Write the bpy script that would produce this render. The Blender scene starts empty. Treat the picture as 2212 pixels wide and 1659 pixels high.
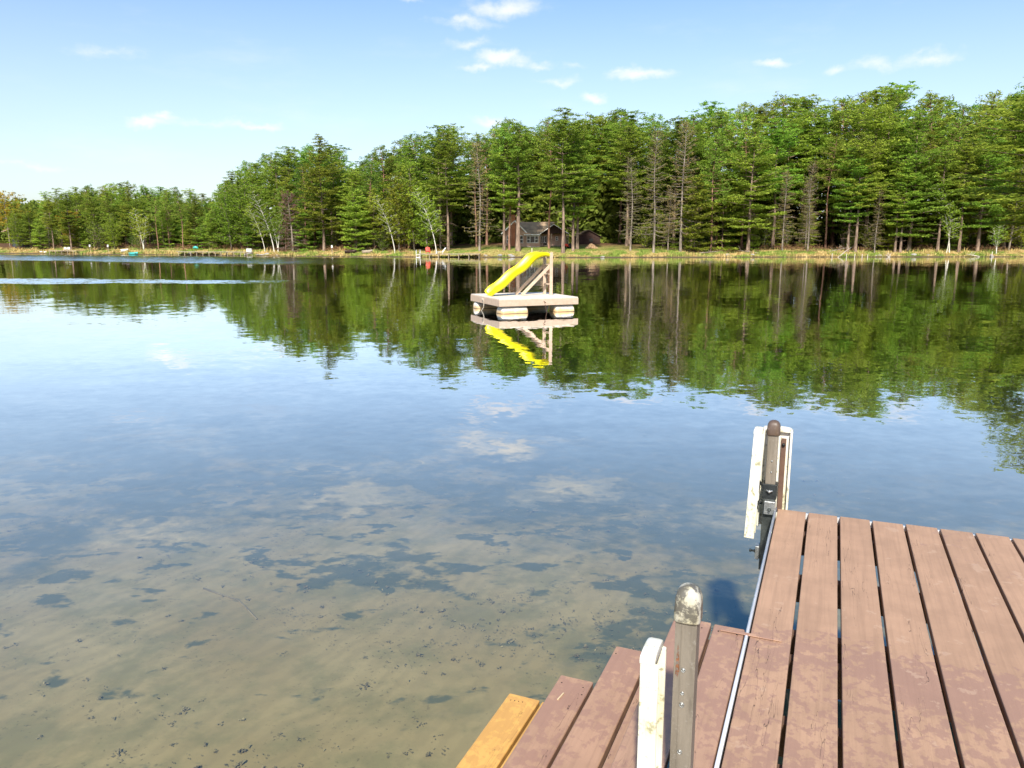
import bpy, bmesh, math, random
import numpy as np
from mathutils import Vector, Matrix
R = math.radians
scene = bpy.context.scene
col = scene.collection
rng = random.Random(7)
nr = np.random.default_rng(11)

# ------------------------------------------------------------------ camera
PITCH = R(10.5); CAMH = 2.0; F = 2884.0
cam = bpy.data.cameras.new('camera'); camo = bpy.data.objects.new('camera', cam); col.objects.link(camo)
camo.location = (0, 0, CAMH); camo.rotation_euler = (R(90) - PITCH, 0, 0)
cam.sensor_width = 36; cam.lens = F / 3840 * 36; cam.clip_end = 3000; cam.clip_start = 0.05
scene.camera = camo
SUN_EL, SUN_AZ = R(43), R(189)      # azimuth measured clockwise from +Y (the viewing direction)
# ------------------------------------------------------------------ light
sl = bpy.data.lights.new('sun', 'SUN'); so = bpy.data.objects.new('sun', sl); col.objects.link(so)
sl.energy = 4.9; sl.angle = R(2.5); sl.color = (1.0, 0.95, 0.86)
sdir = Vector((math.sin(SUN_AZ) * math.cos(SUN_EL), math.cos(SUN_AZ) * math.cos(SUN_EL), math.sin(SUN_EL)))
so.rotation_euler = sdir.to_track_quat('Z', 'Y').to_euler()
scene.view_settings.view_transform = 'Standard'; scene.view_settings.look = 'None'
scene.view_settings.exposure = 0.5; scene.view_settings.gamma = 1
cy = scene.cycles
cy.max_bounces = 7; cy.diffuse_bounces = 2; cy.glossy_bounces = 3; cy.transmission_bounces = 2; cy.transparent_max_bounces = 8
cy.caustics_reflective = False; cy.caustics_refractive = False

# ------------------------------------------------------------------ node helpers
class NT:
    def __init__(s, nt): s.nt = nt; nt.nodes.clear()
    def n(s, t, **kw):
        nd = s.nt.nodes.new(t)
        for k, v in kw.items():
            if k.startswith('_'): setattr(nd, k[1:], v)
        return nd
    def l(s, a, b): s.nt.links.new(a, b)
    def put(s, sock, v):
        if hasattr(v, 'is_linked') or hasattr(v, 'links'): s.l(v, sock)
        elif v is not None:
            if isinstance(v, tuple) and len(v) == 3 and sock.type == 'RGBA': v = v + (1,)
            sock.default_value = v
    def math(s, op, a, b=None, c=None, clamp=False):
        nd = s.n('ShaderNodeMath', _operation=op, _use_clamp=clamp)
        s.put(nd.inputs[0], a)
        if b is not None: s.put(nd.inputs[1], b)
        if c is not None: s.put(nd.inputs[2], c)
        return nd.outputs[0]
    def vmath(s, op, a, b=None):
        nd = s.n('ShaderNodeVectorMath', _operation=op)
        s.put(nd.inputs[0], a)
        if b is not None: s.put(nd.inputs[1], b)
        return nd.outputs['Value'] if op in ('LENGTH', 'DOT_PRODUCT') else nd.outputs[0]
    def noise(s, vec, scale, detail=3, rough=.55, dist=0, out='Fac'):
        nd = s.n('ShaderNodeTexNoise'); s.l(vec, nd.inputs['Vector'])
        nd.inputs['Scale'].default_value = scale; nd.inputs['Detail'].default_value = detail
        nd.inputs['Roughness'].default_value = rough; nd.inputs['Distortion'].default_value = dist
        return nd.outputs[out]
    def ramp(s, f, a, b, lo=0., hi=1.):
        nd = s.n('ShaderNodeMapRange', _interpolation_type='SMOOTHSTEP')
        s.put(nd.inputs[0], f); nd.inputs[1].default_value = a; nd.inputs[2].default_value = b
        nd.inputs[3].default_value = lo; nd.inputs[4].default_value = hi
        return nd.outputs[0]
    def mix(s, f, a, b):
        nd = s.n('ShaderNodeMix', _data_type='RGBA'); s.put(nd.inputs[0], f)
        s.put(nd.inputs[6], a); s.put(nd.inputs[7], b)
        return nd.outputs[2]
    def mapped(s, vec, scale=(1, 1, 1), loc=(0, 0, 0), rot=(0, 0, 0)):
        nd = s.n('ShaderNodeMapping'); s.l(vec, nd.inputs[0])
        nd.inputs[1].default_value = loc; nd.inputs[2].default_value = rot; nd.inputs[3].default_value = scale
        return nd.outputs[0]
    def obj(s): return s.n('ShaderNodeTexCoord').outputs['Object']
    def attr(s, name): return s.n('ShaderNodeAttribute', _attribute_name=name)
    def bump(s, h, strength=.3, dist=.01):
        nd = s.n('ShaderNodeBump'); s.l(h, nd.inputs['Height'])
        nd.inputs['Strength'].default_value = strength; nd.inputs['Distance'].default_value = dist
        return nd.outputs[0]
    def pbr(s, color, rough=.6, bump=None, metal=0, spec=.4):
        b = s.n('ShaderNodeBsdfPrincipled'); s.put(b.inputs['Base Color'], color); s.put(b.inputs['Roughness'], rough)
        s.put(b.inputs['Metallic'], metal); b.inputs['Specular IOR Level'].default_value = spec
        if bump is not None: s.l(bump, b.inputs['Normal'])
        return b.outputs[0]
    def out(s, sh, world=False):
        o = s.n('ShaderNodeOutputWorld' if world else 'ShaderNodeOutputMaterial'); s.l(sh, o.inputs[0])

def mat(name):
    m = bpy.data.materials.new(name); m.use_nodes = True
    return m, NT(m.node_tree)

def simple(name, c, rough=.6, var=.25, scale=6, metal=0, bump=.15, c2=None, thr=(.45, .65), stretch=(1, 1, 1)):
    m, t = mat(name); v = t.mapped(t.obj(), stretch)
    n = t.noise(v, scale, 4); n2 = t.noise(v, scale * 7, 3)
    k = t.math('ADD', t.math('MULTIPLY', n, .7), t.math('MULTIPLY', n2, .3))
    a = tuple(x * (1 - var) for x in c); b = tuple(min(1, x * (1 + var)) for x in c)
    cc = t.mix(t.ramp(k, .3, .7), a, b)
    if c2: cc = t.mix(t.ramp(t.noise(v, scale * 2.3, 5, .65), *thr), cc, c2)
    t.out(t.pbr(cc, rough, t.bump(n2, bump, .01), metal)); return m

# ------------------------------------------------------------------ world: sky + small clouds
world = bpy.data.worlds.new('World'); scene.world = world; world.use_nodes = True
t = NT(world.node_tree)
sky = t.n('ShaderNodeTexSky', _sky_type='NISHITA'); sky.sun_disc = False
sky.sun_elevation = SUN_EL; sky.sun_rotation = SUN_AZ; sky.air_density = 1.0; sky.dust_density = 2.0; sky.ozone_density = 2.0; sky.altitude = 300
gen = t.n('ShaderNodeTexCoord').outputs['Generated']
sep = t.n('ShaderNodeSeparateXYZ'); t.l(gen, sep.inputs[0])
azn = t.math('ARCTAN2', sep.outputs[0], sep.outputs[1]); eln = t.math('ARCSINE', sep.outputs[2])
cmb = t.n('ShaderNodeCombineXYZ'); t.l(azn, cmb.inputs[0]); t.l(eln, cmb.inputs[1])
def px_dir(x, y):   # 2212-wide pixel -> unit direction (only to read where clouds stand in the real sky)
    X = (x - 1106) / 1661.2; Y = (829.5 - y) / 1661.2
    d = Vector((X, math.cos(PITCH) + Y * math.sin(PITCH), Y * math.cos(PITCH) - math.sin(PITCH))); return d.normalized()
CL = [(1090, 20, 90, 20, 1.), (1010, 48, 70, 13, .7), (1020, 93, 62, 11, .6), (1085, 126, 60, 17, 1.15), (1035, 143, 45, 10, .8), (1165, 137, 40, 11, .6), (1240, 143, 35, 7, .4),
      (1208, 174, 50, 9, .6), (1385, 158, 75, 14, .9), (1340, 152, 35, 9, .6), (1278, 206, 26, 10, .8), (1060, 257, 42, 10, .8), (318, 265, 44, 11, .9), (350, 255, 30, 9, .7),
      (440, 262, 90, 11, .45), (555, 274, 62, 8, .8), (1673, 137, 42, 10, .9), (1805, 152, 28, 10, .6), (1885, 140, 50, 16, .7), (2000, 124, 65, 14, .75),
      (225, 112, 70, 12, .45), (60, 355, 80, 8, .5), (700, -120, 200, 30, .9), (1250, -90, 150, 28, .9), (1750, -160, 180, 26, .8), (200, -200, 180, 26, .7), (890, 8, 30, 6, .5)]
wob = t.noise(cmb.outputs[0], 22, 5, .6, out='Color'); wob = t.vmath('SUBTRACT', wob, (.5, .5, .5))
wv = t.n('ShaderNodeVectorMath', _operation='SCALE'); t.l(wob, wv.inputs[0]); wv.inputs[3].default_value = .035
pv = t.vmath('ADD', cmb.outputs[0], wv.outputs[0]); pv = t.vmath('MULTIPLY', pv, (1, 1, 0))
acc = None
for (x, y, rx, ry, st) in CL:
    d = px_dir(x, y); a0 = math.atan2(d.x, d.y); e0 = math.asin(d.z)
    q = t.vmath('MULTIPLY', t.vmath('SUBTRACT', pv, (a0, e0, 0)), (1661 / rx / 1.25, 1661 / ry / 1.25, 0))
    m_ = t.math('SUBTRACT', st, t.math('MULTIPLY', t.vmath('LENGTH', q), st))
    acc = m_ if acc is None else t.math('MAXIMUM', acc, m_)
nz = t.noise(t.mapped(cmb.outputs[0], (1, 2.2, 1)), 34, 6, .62)
dens = t.math('ADD', acc, t.math('MULTIPLY', t.math('SUBTRACT', nz, .5), .9))
dens = t.ramp(dens, .0, 1.05)
wisp0 = t.ramp(t.noise(t.mapped(cmb.outputs[0], (1, 3.5, 1)), 5, 5, .6), .5, .85, 0, .18)
veil = t.ramp(sep.outputs[2], .55, .0, .0, .22); wisp = t.math('ADD', wisp0, veil)
dens = t.math('MAXIMUM', t.math('ADD', t.math('MULTIPLY', dens, .72), veil, clamp=True), wisp)
hs = t.n('ShaderNodeHueSaturation'); t.l(t.ramp(sep.outputs[2], .12, .5, 1.05, 1.45), hs.inputs['Saturation']); t.l(sky.outputs[0], hs.inputs['Color']); bg1 = t.n('ShaderNodeBackground'); t.l(hs.outputs[0], bg1.inputs[0]); bg1.inputs[1].default_value = .15
bg2 = t.n('ShaderNodeBackground'); bg2.inputs[0].default_value = (.93, .93, .97, 1); bg2.inputs[1].default_value = .86
ms = t.n('ShaderNodeMixShader'); t.l(dens, ms.inputs[0]); t.l(bg1.outputs[0], ms.inputs[1]); t.l(bg2.outputs[0], ms.inputs[2])
t.out(ms.outputs[0], True)

# ------------------------------------------------------------------ mesh helpers
class MB:
    def __init__(s): s.v = []; s.f = []; s.a = []; s.n = 0; s.sm = []
    def add(s, V, Fc, a=0.0, smooth=False):
        s.v.append(np.asarray(V, float).reshape(-1, 3)); k = s.n
        for f in Fc: s.f.append(tuple(i + k for i in f)); s.a.append(a); s.sm.append(smooth)
        s.n += len(s.v[-1]); return s
    def box(s, x0, y0, z0, x1, y1, z1, a=0.0, M=None):
        V = np.array([(x, y, z) for z in (z0, z1) for x, y in ((x0, y0), (x1, y0), (x1, y1), (x0, y1))], float)
        if M is not None: V = np.array([M @ Vector(p) for p in V])
        return s.add(V, [(3, 2, 1, 0), (4, 5, 6, 7), (0, 1, 5, 4), (1, 2, 6, 5), (2, 3, 7, 6), (3, 0, 4, 7)], a)
    def bar(s, p, q, w, h, a=0.0, up=(0, 0, 1)):
        p = Vector(p); q = Vector(q); d = (q - p); L = d.length; d.normalize()
        sx = d.cross(Vector(up)); sx = sx.normalized() if sx.length > 1e-4 else Vector((1, 0, 0)); sz = sx.cross(d)
        M = Matrix((sx, d, sz)).transposed().to_4x4(); M.translation = p
        return s.box(-w / 2, 0, -h / 2, w / 2, L, h / 2, a, M)
    def tube(s, pts, rad, n=6, a=0.0, cap=True, smooth=True):
        pts = [Vector(p) for p in pts]; V = []; k = len(pts)
        for i, p in enumerate(pts):
            d = (pts[min(i + 1, k - 1)] - pts[max(i - 1, 0)]).normalized()
            x = d.cross(Vector((0, 0, 1)) if abs(d.z) < .9 else Vector((1, 0, 0))).normalized(); y = d.cross(x)
            r = rad[i] if hasattr(rad, '__len__') else rad
            for j in range(n):
                t_ = 2 * math.pi * j / n; V.append(p + (x * math.cos(t_) + y * math.sin(t_)) * r)
        Fc = [(i * n + j, i * n + (j + 1) % n, (i + 1) * n + (j + 1) % n, (i + 1) * n + j) for i in range(k - 1) for j in range(n)]
        if cap: Fc += [tuple(range(n - 1, -1, -1)), tuple((k - 1) * n + j for j in range(n))]
        return s.add([tuple(v) for v in V], Fc, a, smooth)
    def build(s, name, material, parent=None, bevel=0, seg=2):
        me = bpy.data.meshes.new(name); V = np.concatenate(s.v)
        me.from_pydata(V.tolist(), [], s.f); me.materials.append(material)
        at = me.attributes.new('rnd', 'FLOAT', 'FACE'); at.data.foreach_set('value', np.array(s.a, dtype=np.float32))
        me.polygons.foreach_set('use_smooth', s.sm); me.update()
        o = bpy.data.objects.new(name, me); col.objects.link(o)
        if bevel:
            b = o.modifiers.new('bevel', 'BEVEL'); b.width = bevel; b.segments = seg; b.limit_method = 'ANGLE'; b.angle_limit = R(40)
        if parent: o.parent = parent
        return o
def tag(o, label=None, cat=None, group=None, kind=None):
    for k, v in (('label', label), ('category', cat), ('group', group), ('kind', kind)):
        if v: o[k] = v
    return o
def thing(name, label, cat, loc=(0, 0, 0), rz=0, group=None):
    o = bpy.data.objects.new(name, None); col.objects.link(o); o.location = loc; o.rotation_euler = (0, 0, rz); o.empty_display_size = .3
    return tag(o, label, cat, group)
def dup(root, loc, rz=0, sc=1, label=None, group=None, tilt=(0, 0)):
    r = root.copy(); col.objects.link(r); r.location = loc; r.rotation_euler = (tilt[0], tilt[1], rz); r.scale = (sc,) * 3 if not hasattr(sc, '__len__') else sc
    if label: r['label'] = label
    if group: r['group'] = group
    for ch in list(root.children):
        c = ch.copy(); col.objects.link(c); c.parent = r
        for g in ch.children:
            d = g.copy(); col.objects.link(d); d.parent = c
    return r

# ------------------------------------------------------------------ shoreline and ground
SH = np.array([(-170, 158), (-120, 143), (-88, 133.6), (-75, 127.5), (-62, 122), (-54, 119), (-43, 113.2), (-34, 109), (-22, 103.6), (-14.6, 101.6), (-4, 99.9), (9.4, 98.4),
      (23, 99.6), (37.5, 101.3), (51, 102), (68, 103), (76, 92), (62, 80), (49.4, 73.4), (43.9, 64.2), (49, 56), (62, 45), (90, 30), (125, 0), (125, -70), (-170, -70)], float)
# finer shoreline with small wiggles
P_ = []
for i in range(len(SH)):
    a, b = SH[i], SH[(i + 1) % len(SH)]; L = np.linalg.norm(b - a); k = max(1, int(L / 4)) if i < 21 else 1
    for j in range(k):
        w = nr.normal(0, .22, 2) if k > 1 else np.zeros(2)
        P_.append(a + (b - a) * j / k + w)
P_ = np.array(P_)
def sdist(X, Y):    # >0 on land, <0 in the lake
    X = np.atleast_1d(np.asarray(X, float)); Y = np.atleast_1d(np.asarray(Y, float))
    best = np.full(X.shape, 1e9); ins = np.zeros(X.shape, bool)
    for i in range(len(P_)):
        a = P_[i]; b = P_[(i + 1) % len(P_)]; d = b - a
        tt = np.clip(((X - a[0]) * d[0] + (Y - a[1]) * d[1]) / (d @ d), 0, 1)
        best = np.minimum(best, (X - a[0] - tt * d[0]) ** 2 + (Y - a[1] - tt * d[1]) ** 2)
        c = (a[1] > Y) != (b[1] > Y)
        with np.errstate(divide='ignore', invalid='ignore'):
            xi = a[0] + (Y - a[1]) * d[0] / (d[1] if d[1] != 0 else 1e-9)
        ins ^= c & (X < xi)
    return np.where(ins, -1, 1) * np.sqrt(best)
def height(X, Y, s=None):
    if s is None: s = sdist(X, Y)
    X = np.atleast_1d(X); Y = np.atleast_1d(Y)
    lump = .10 * np.sin(X * .9 + 1.3 * np.sin(Y * .5)) * np.cos(Y * .7 + X * .23) + .07 * np.sin(X * .31 + 2)
    land = .03 + .85 * (1 - np.exp(-np.maximum(s, 0) / 4.0)) + .035 * np.maximum(s, 0) + lump * np.clip(s / 3, 0, 1)
    land = np.minimum(land, 4.5)
    bed = -np.minimum(np.maximum(-s, 0) * .12 + .02, .5 + .028 * np.maximum(Y + 1, 0))
    return np.where(s > 0, land, np.maximum(bed, -3.2))
def gz(x, y): return float(height(x, y)[0])
def grid(xs, ys):
    X, Y = np.meshgrid(xs, ys); s = sdist(X.ravel(), Y.ravel()); Z = height(X.ravel(), Y.ravel(), s)
    return np.stack([X.ravel(), Y.ravel(), Z], 1), s, len(xs), len(ys)
xs = np.concatenate([[-1500, -700, -350, -220], np.arange(-170, 126, 1.6), [160, 240, 400, 800, 1500]])
ys = np.concatenate([[-600, -200], np.arange(-70, 50, 5.), np.arange(50, 150, 1.25), np.arange(150, 210, 6), [260, 400, 800, 1600]])
V, s_, nx, ny = grid(xs, ys)
fa, fb = [], []
sg = s_.reshape(ny, nx)
for j in range(ny - 1):
    for i in range(nx - 1):
        f = (j * nx + i, j * nx + i + 1, (j + 1) * nx + i + 1, (j + 1) * nx + i)
        (fa if sg[j:j + 2, i:i + 2].max() > -2.5 else fb).append(f)
def sub(V, Fc):
    used = sorted({i for f in Fc for i in f}); mp = {k: n for n, k in enumerate(used)}
    return V[used], [tuple(mp[i] for i in f) for f in Fc]

m_ground, t = mat('ground_soil'); v = t.n('ShaderNodeNewGeometry').outputs['Position']
sh = t.attr('shore').outputs['Fac']
n1 = t.noise(v, .35, 5, .6); n2 = t.noise(v, 2.2, 4, .6)
dry = t.mix(t.ramp(n2, .35, .7), (.36, .25, .09), (.50, .37, .16)); green = t.mix(t.ramp(n2, .3, .7), (.10, .16, .025), (.22, .27, .05))
litter = t.mix(t.ramp(n2, .3, .75), (.07, .04, .022), (.16, .085, .045))
lawn = t.attr('lawn').outputs['Fac']
gr = t.mix(t.math('MAXIMUM', t.ramp(n1, .44, .58), t.math('MULTIPLY', lawn, .85)), dry, green)
edge = t.ramp(t.math('ADD', sh, t.math('MULTIPLY', t.math('SUBTRACT', n1, .5), 4)), 5, 8.5)
edge = t.math('MULTIPLY', edge, t.math('SUBTRACT', 1., lawn))
c = t.mix(edge, gr, litter)
c = t.mix(t.ramp(sh, .1, .6), (.10, .075, .045), c)
t.out(t.pbr(c, .95, t.bump(n2, .8, .1), spec=.1))
Va, Fa = sub(V, fa); mb = MB(); mb.add(Va, Fa, 0, True); g = mb.build('ground', m_ground)
sa = sdist(Va[:, 0], Va[:, 1])
def lawnmask(X, Y): return np.clip(1.25 - np.hypot((X - 5) / 16, (Y - 108) / 10), 0, 1)
for nm, val in (('shore', sa), ('lawn', lawnmask(Va[:, 0], Va[:, 1]))):
    a_ = g.data.attributes.new(nm, 'FLOAT', 'POINT'); a_.data.foreach_set('value', val.astype(np.float32))
tag(g, kind='structure')

m_bed, t = mat('lake_bed_sand'); v = t.n('ShaderNodeNewGeometry').outputs['Position']
sp = t.n('ShaderNodeSeparateXYZ'); t.l(v, sp.inputs[0])
n1 = t.noise(v, .6, 4, .6); n2 = t.noise(v, 9, 4, .6)
sand = t.mix(t.ramp(n1, .3, .7), (.30, .235, .11), (.375, .305, .155)); sand = t.mix(t.ramp(n2, .35, .8, 0, .3), sand, (.24, .19, .09))
# weed patches: large stretched blotches, many small tufts, plus shade painted far out and dockside
w1 = t.noise(t.mapped(v, (.8, .9, 1)), .55, 6, .62, .4)
w2 = t.noise(t.mapped(v, (1.2, 2.0, 1), rot=(0, 0, .35)), 1.5, 4, .6, .3)
w3 = t.noise(v, 5.5, 4, .6)
gx = t.ramp(sp.outputs[0], -2.5, 3.5, -.05, .10); gy = t.ramp(sp.outputs[1], 4, 13, -.02, .36)  # gy adds weed farther out, partly painting in light lost to depth
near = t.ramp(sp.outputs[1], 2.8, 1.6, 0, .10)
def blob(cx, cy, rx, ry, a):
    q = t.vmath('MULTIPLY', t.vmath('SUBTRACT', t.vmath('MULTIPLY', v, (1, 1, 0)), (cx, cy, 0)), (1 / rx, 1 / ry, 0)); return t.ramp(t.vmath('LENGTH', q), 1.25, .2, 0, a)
b1 = t.math('ADD', blob(-.9, 6.0, 1.3, .55, .17), blob(1.5, 4.7, 1.3, 1.5, .22)); b2 = t.math('ADD', blob(1.2, 8.3, 2.2, 1.8, .12), blob(-4.2, 7.8, 4.0, 3.2, .10))  # second blob paints the bed dark so the dock's shadow blends in
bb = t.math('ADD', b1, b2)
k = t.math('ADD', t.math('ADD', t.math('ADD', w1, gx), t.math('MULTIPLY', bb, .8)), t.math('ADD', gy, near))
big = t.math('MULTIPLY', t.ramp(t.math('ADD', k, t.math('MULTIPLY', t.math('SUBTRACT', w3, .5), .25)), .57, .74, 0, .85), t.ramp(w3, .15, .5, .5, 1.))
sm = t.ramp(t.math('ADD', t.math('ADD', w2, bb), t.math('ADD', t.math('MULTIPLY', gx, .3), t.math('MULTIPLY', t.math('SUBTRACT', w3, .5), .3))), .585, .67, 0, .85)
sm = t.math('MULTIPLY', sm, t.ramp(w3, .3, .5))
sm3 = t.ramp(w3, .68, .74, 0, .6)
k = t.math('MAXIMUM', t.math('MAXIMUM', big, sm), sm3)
spk = t.noise(v, 30, 3, .6); spz = t.ramp(t.noise(v, 1.7, 3, .6), .42, .62)
sand = t.mix(t.ramp(t.noise(v, 2.6, 5, .65), .42, .66, 0, .55), sand, (.17, .165, .075))
sand = t.mix(t.math('MULTIPLY', t.ramp(spk, .60, .68, 0, .65), spz), sand, (.10, .085, .045))
rip = t.n('ShaderNodeTexWave'); t.l(t.mapped(v, (1, 1, 1), rot=(0, 0, .5)), rip.inputs[0]); rip.inputs['Scale'].default_value = 2.2; rip.inputs['Distortion'].default_value = 9; rip.inputs['Detail'].default_value = 3; rip.inputs['Detail Scale'].default_value = 1.2
sand = t.mix(t.ramp(rip.outputs['Fac'], .2, .9, 0, .16), sand, (.18, .15, .075))
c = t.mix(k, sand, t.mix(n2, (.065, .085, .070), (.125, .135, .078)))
c = t.mix(t.ramp(sp.outputs[1], 8, 19), c, (.016, .024, .020))  # near-black with distance stands in for light absorbed by deep water
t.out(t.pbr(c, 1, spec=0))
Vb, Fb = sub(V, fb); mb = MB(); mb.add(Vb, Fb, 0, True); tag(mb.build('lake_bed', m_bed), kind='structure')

# ------------------------------------------------------------------ water: fresnel mix of clear and mirror, rippled
m_water, t = mat('lake_water'); v = t.n('ShaderNodeNewGeometry').outputs['Position']
sp = t.n('ShaderNodeSeparateXYZ'); t.l(v, sp.inputs[0])
vm = t.mapped(v, (1, 1.25, 1))
def slope(vec, sc, det, amp):
    q = t.vmath('SUBTRACT', t.noise(vec, sc, det, .5, .2, out='Color'), (.5, .5, .5)); k_ = t.n('ShaderNodeVectorMath', _operation='SCALE'); t.l(q, k_.inputs[0]); t.put(k_.inputs[3], amp); return k_.outputs[0]
gust = t.noise(t.mapped(v, (.05, .16, 1)), 1, 3, .55)
xw = t.math('MULTIPLY', t.math('SUBTRACT', gust, .5), 14)
yy = t.math('ADD', sp.outputs[1], xw)
edgey = t.math('ADD', yy, t.math('MULTIPLY', sp.outputs[0], .42))       # band follows the slanted far shore
bandA = t.math('MULTIPLY', t.ramp(edgey, 58, 64), t.ramp(edgey, 92, 84))
bandA = t.math('MULTIPLY', bandA, t.ramp(sp.outputs[0], -8, -22))
bandB = t.math('MULTIPLY', t.math('MULTIPLY', t.ramp(yy, 37.0, 38.2), t.ramp(yy, 42, 40.5)), t.ramp(sp.outputs[0], -9, -14))
band = t.math('MAXIMUM', bandA, t.math('MULTIPLY', bandB, .6))
calm = t.ramp(gust, .35, .65, .55, 1.0)
amp = t.math('ADD', calm, t.math('MULTIPLY', band, 10))
sv = t.vmath('ADD', slope(vm, 1.3, 2, t.math('MULTIPLY', amp, .030)), slope(vm, 6.0, 2, t.math('MULTIPLY', amp, .034)))
sv = t.vmath('ADD', sv, slope(v, .3, 1, .006)); sv = t.vmath('MULTIPLY', sv, (1, 1.0, 0))
cb_ = t.n('ShaderNodeCombineXYZ'); t.l(t.math('MULTIPLY', band, -.075), cb_.inputs[1]); cb_.inputs[2].default_value = 1
nrm = t.vmath('NORMALIZE', t.vmath('ADD', sv, cb_.outputs[0]))
gl = t.n('ShaderNodeBsdfGlossy'); t.l(t.math('ADD', t.math('MULTIPLY', band, .12), .012), gl.inputs['Roughness']); t.l(nrm, gl.inputs['Normal']); gl.inputs['Color'].default_value = (.97, .98, 1, 1)
tr = t.n('ShaderNodeBsdfTransparent'); tr.inputs[0].default_value = (.90, .91, .84, 1)
cosi = t.math('ABSOLUTE', t.vmath('DOT_PRODUCT', nrm, t.n('ShaderNodeNewGeometry').outputs['Incoming']))
fac = t.math('POWER', t.math('SUBTRACT', 1., cosi, clamp=True), 4.3)
fac = t.math('ADD', t.math('MULTIPLY', fac, 1.65), .065, clamp=True)
ms = t.n('ShaderNodeMixShader'); t.l(fac, ms.inputs[0]); t.l(tr.outputs[0], ms.inputs[1]); t.l(gl.outputs[0], ms.inputs[2])
t.out(ms.outputs[0])
mb = MB(); mb.add([(-170, -70, 0), (125, -70, 0), (125, 165, 0), (-170, 165, 0)], [(0, 1, 2, 3)]); tag(mb.build('lake_water', m_water), kind='structure')

# ------------------------------------------------------------------ wood / metal / plastic materials of the dock
def deck_mat(name, base, stain, stain_amt=.5, pale=None):
    m, t = mat(name); g0 = t.obj(); rn = t.attr('rnd').outputs['Fac']
    off = t.n('ShaderNodeCombineXYZ'); t.l(t.math('MULTIPLY', rn, 37), off.inputs[0]); t.l(t.math('MULTIPLY', rn, 91), off.inputs[1])
    v = t.vmath('ADD', g0, off.outputs[0])
    grain = t.noise(t.mapped(v, (60, 2.2, 60)), 1, 4, .6, .6)
    fine = t.noise(v, 45, 5, .65); mid = t.noise(v, 6, 5, .6)
    blot = t.noise(t.mapped(g0, (1.0, .9, 1)), 25, 6, .66, .25)
    zone = t.noise(g0, 2.1, 3, .5, .4)
    b0 = t.mix(t.ramp(mid, .3, .7), tuple(x * .9 for x in base), tuple(min(1, x * 1.1) for x in base))
    b0 = t.mix(t.math('MULTIPLY', rn, .25), b0, tuple(x * .78 for x in base))
    b0 = t.mix(t.ramp(fine, .55, .75, 0, .22), b0, tuple(x * .7 for x in base)); b0 = t.mix(t.ramp(grain, .42, .68, 0, .32), b0, tuple(x * .62 for x in base))
    so_ = t.n('ShaderNodeSeparateXYZ'); t.l(g0, so_.inputs[0]); yo = t.math('ADD', so_.outputs[1], t.math('MULTIPLY', t.math('SUBTRACT', zone, .5), .5))
    wet = t.math('ADD', t.ramp(yo, 3.0, 2.55, -.15, .035), t.math('MULTIPLY', t.math('MULTIPLY', t.ramp(yo, 2.36, 2.5), t.ramp(yo, 2.85, 2.72)), .11))
    sk = t.ramp(t.math('ADD', t.math('ADD', blot, wet), t.math('ADD', t.math('MULTIPLY', zone, .5), t.math('MULTIPLY', fine, .08))), .80, .87)
    b1 = t.mix(t.math('MULTIPLY', sk, stain_amt), b0, stain)
    if pale: b1 = t.mix(t.ramp(t.math('ADD', t.noise(v, 13, 5, .65), t.math('MULTIPLY', zone, .3)), .78, .82, 0, .5), b1, pale)
    # drying cracks along the grain: thin iso-lines of a stretched noise
    cn = t.noise(t.mapped(v, (26, 1.7, 1)), 1, 3, .55, .5)
    cr = t.math('ABSOLUTE', t.math('SUBTRACT', cn, .57)); cr = t.ramp(cr, .0, .0055, 1, 0)
    cm = t.ramp(t.noise(t.mapped(v, (7, 1.1, 1)), 1, 2), .5, .62)
    cr = t.math('MULTIPLY', cr, cm)
    b1 = t.mix(t.math('MULTIPLY', cr, .8), b1, (.05, .03, .022))
    hh = t.math('SUBTRACT', t.math('ADD', t.math('MULTIPLY', grain, .5), t.math('MULTIPLY', fine, .5)), t.math('MULTIPLY', cr, 1.6))
    t.out(t.pbr(b1, t.ramp(sk, 0, 1, .62, .48), t.bump(hh, .35, .004), spec=.3)); return m
M_deck = deck_mat('painted_decking', (.385, .235, .145), (.27, .152, .11), .62, (.45, .30, .20))
M_tread = deck_mat('painted_tread_wood', (.395, .238, .152), (.285, .16, .115), .62)
M_yellow = deck_mat('new_yellow_wood', (.66, .37, .10), (.44, .23, .07), .5)
M_frame = simple('brown_frame_wood', (.13, .075, .05), .7)
M_steel = simple('bright_steel', (.88, .88, .88), .38, .06, 8, .35, .05)
M_black = simple('black_coated_steel', (.025, .03, .03), .45, .4, 15, .3)
M_dkgreen = simple('dark_galvanised_sleeve', (.075, .085, .08), .4, .35, 18, .5)
M_galv = simple('galvanised_steel', (.42, .43, .41), .35, .25, 20, .8)
M_rustpipe = simple('rusty_pipe', (.10, .05, .03), .8, .4, 15)

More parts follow.
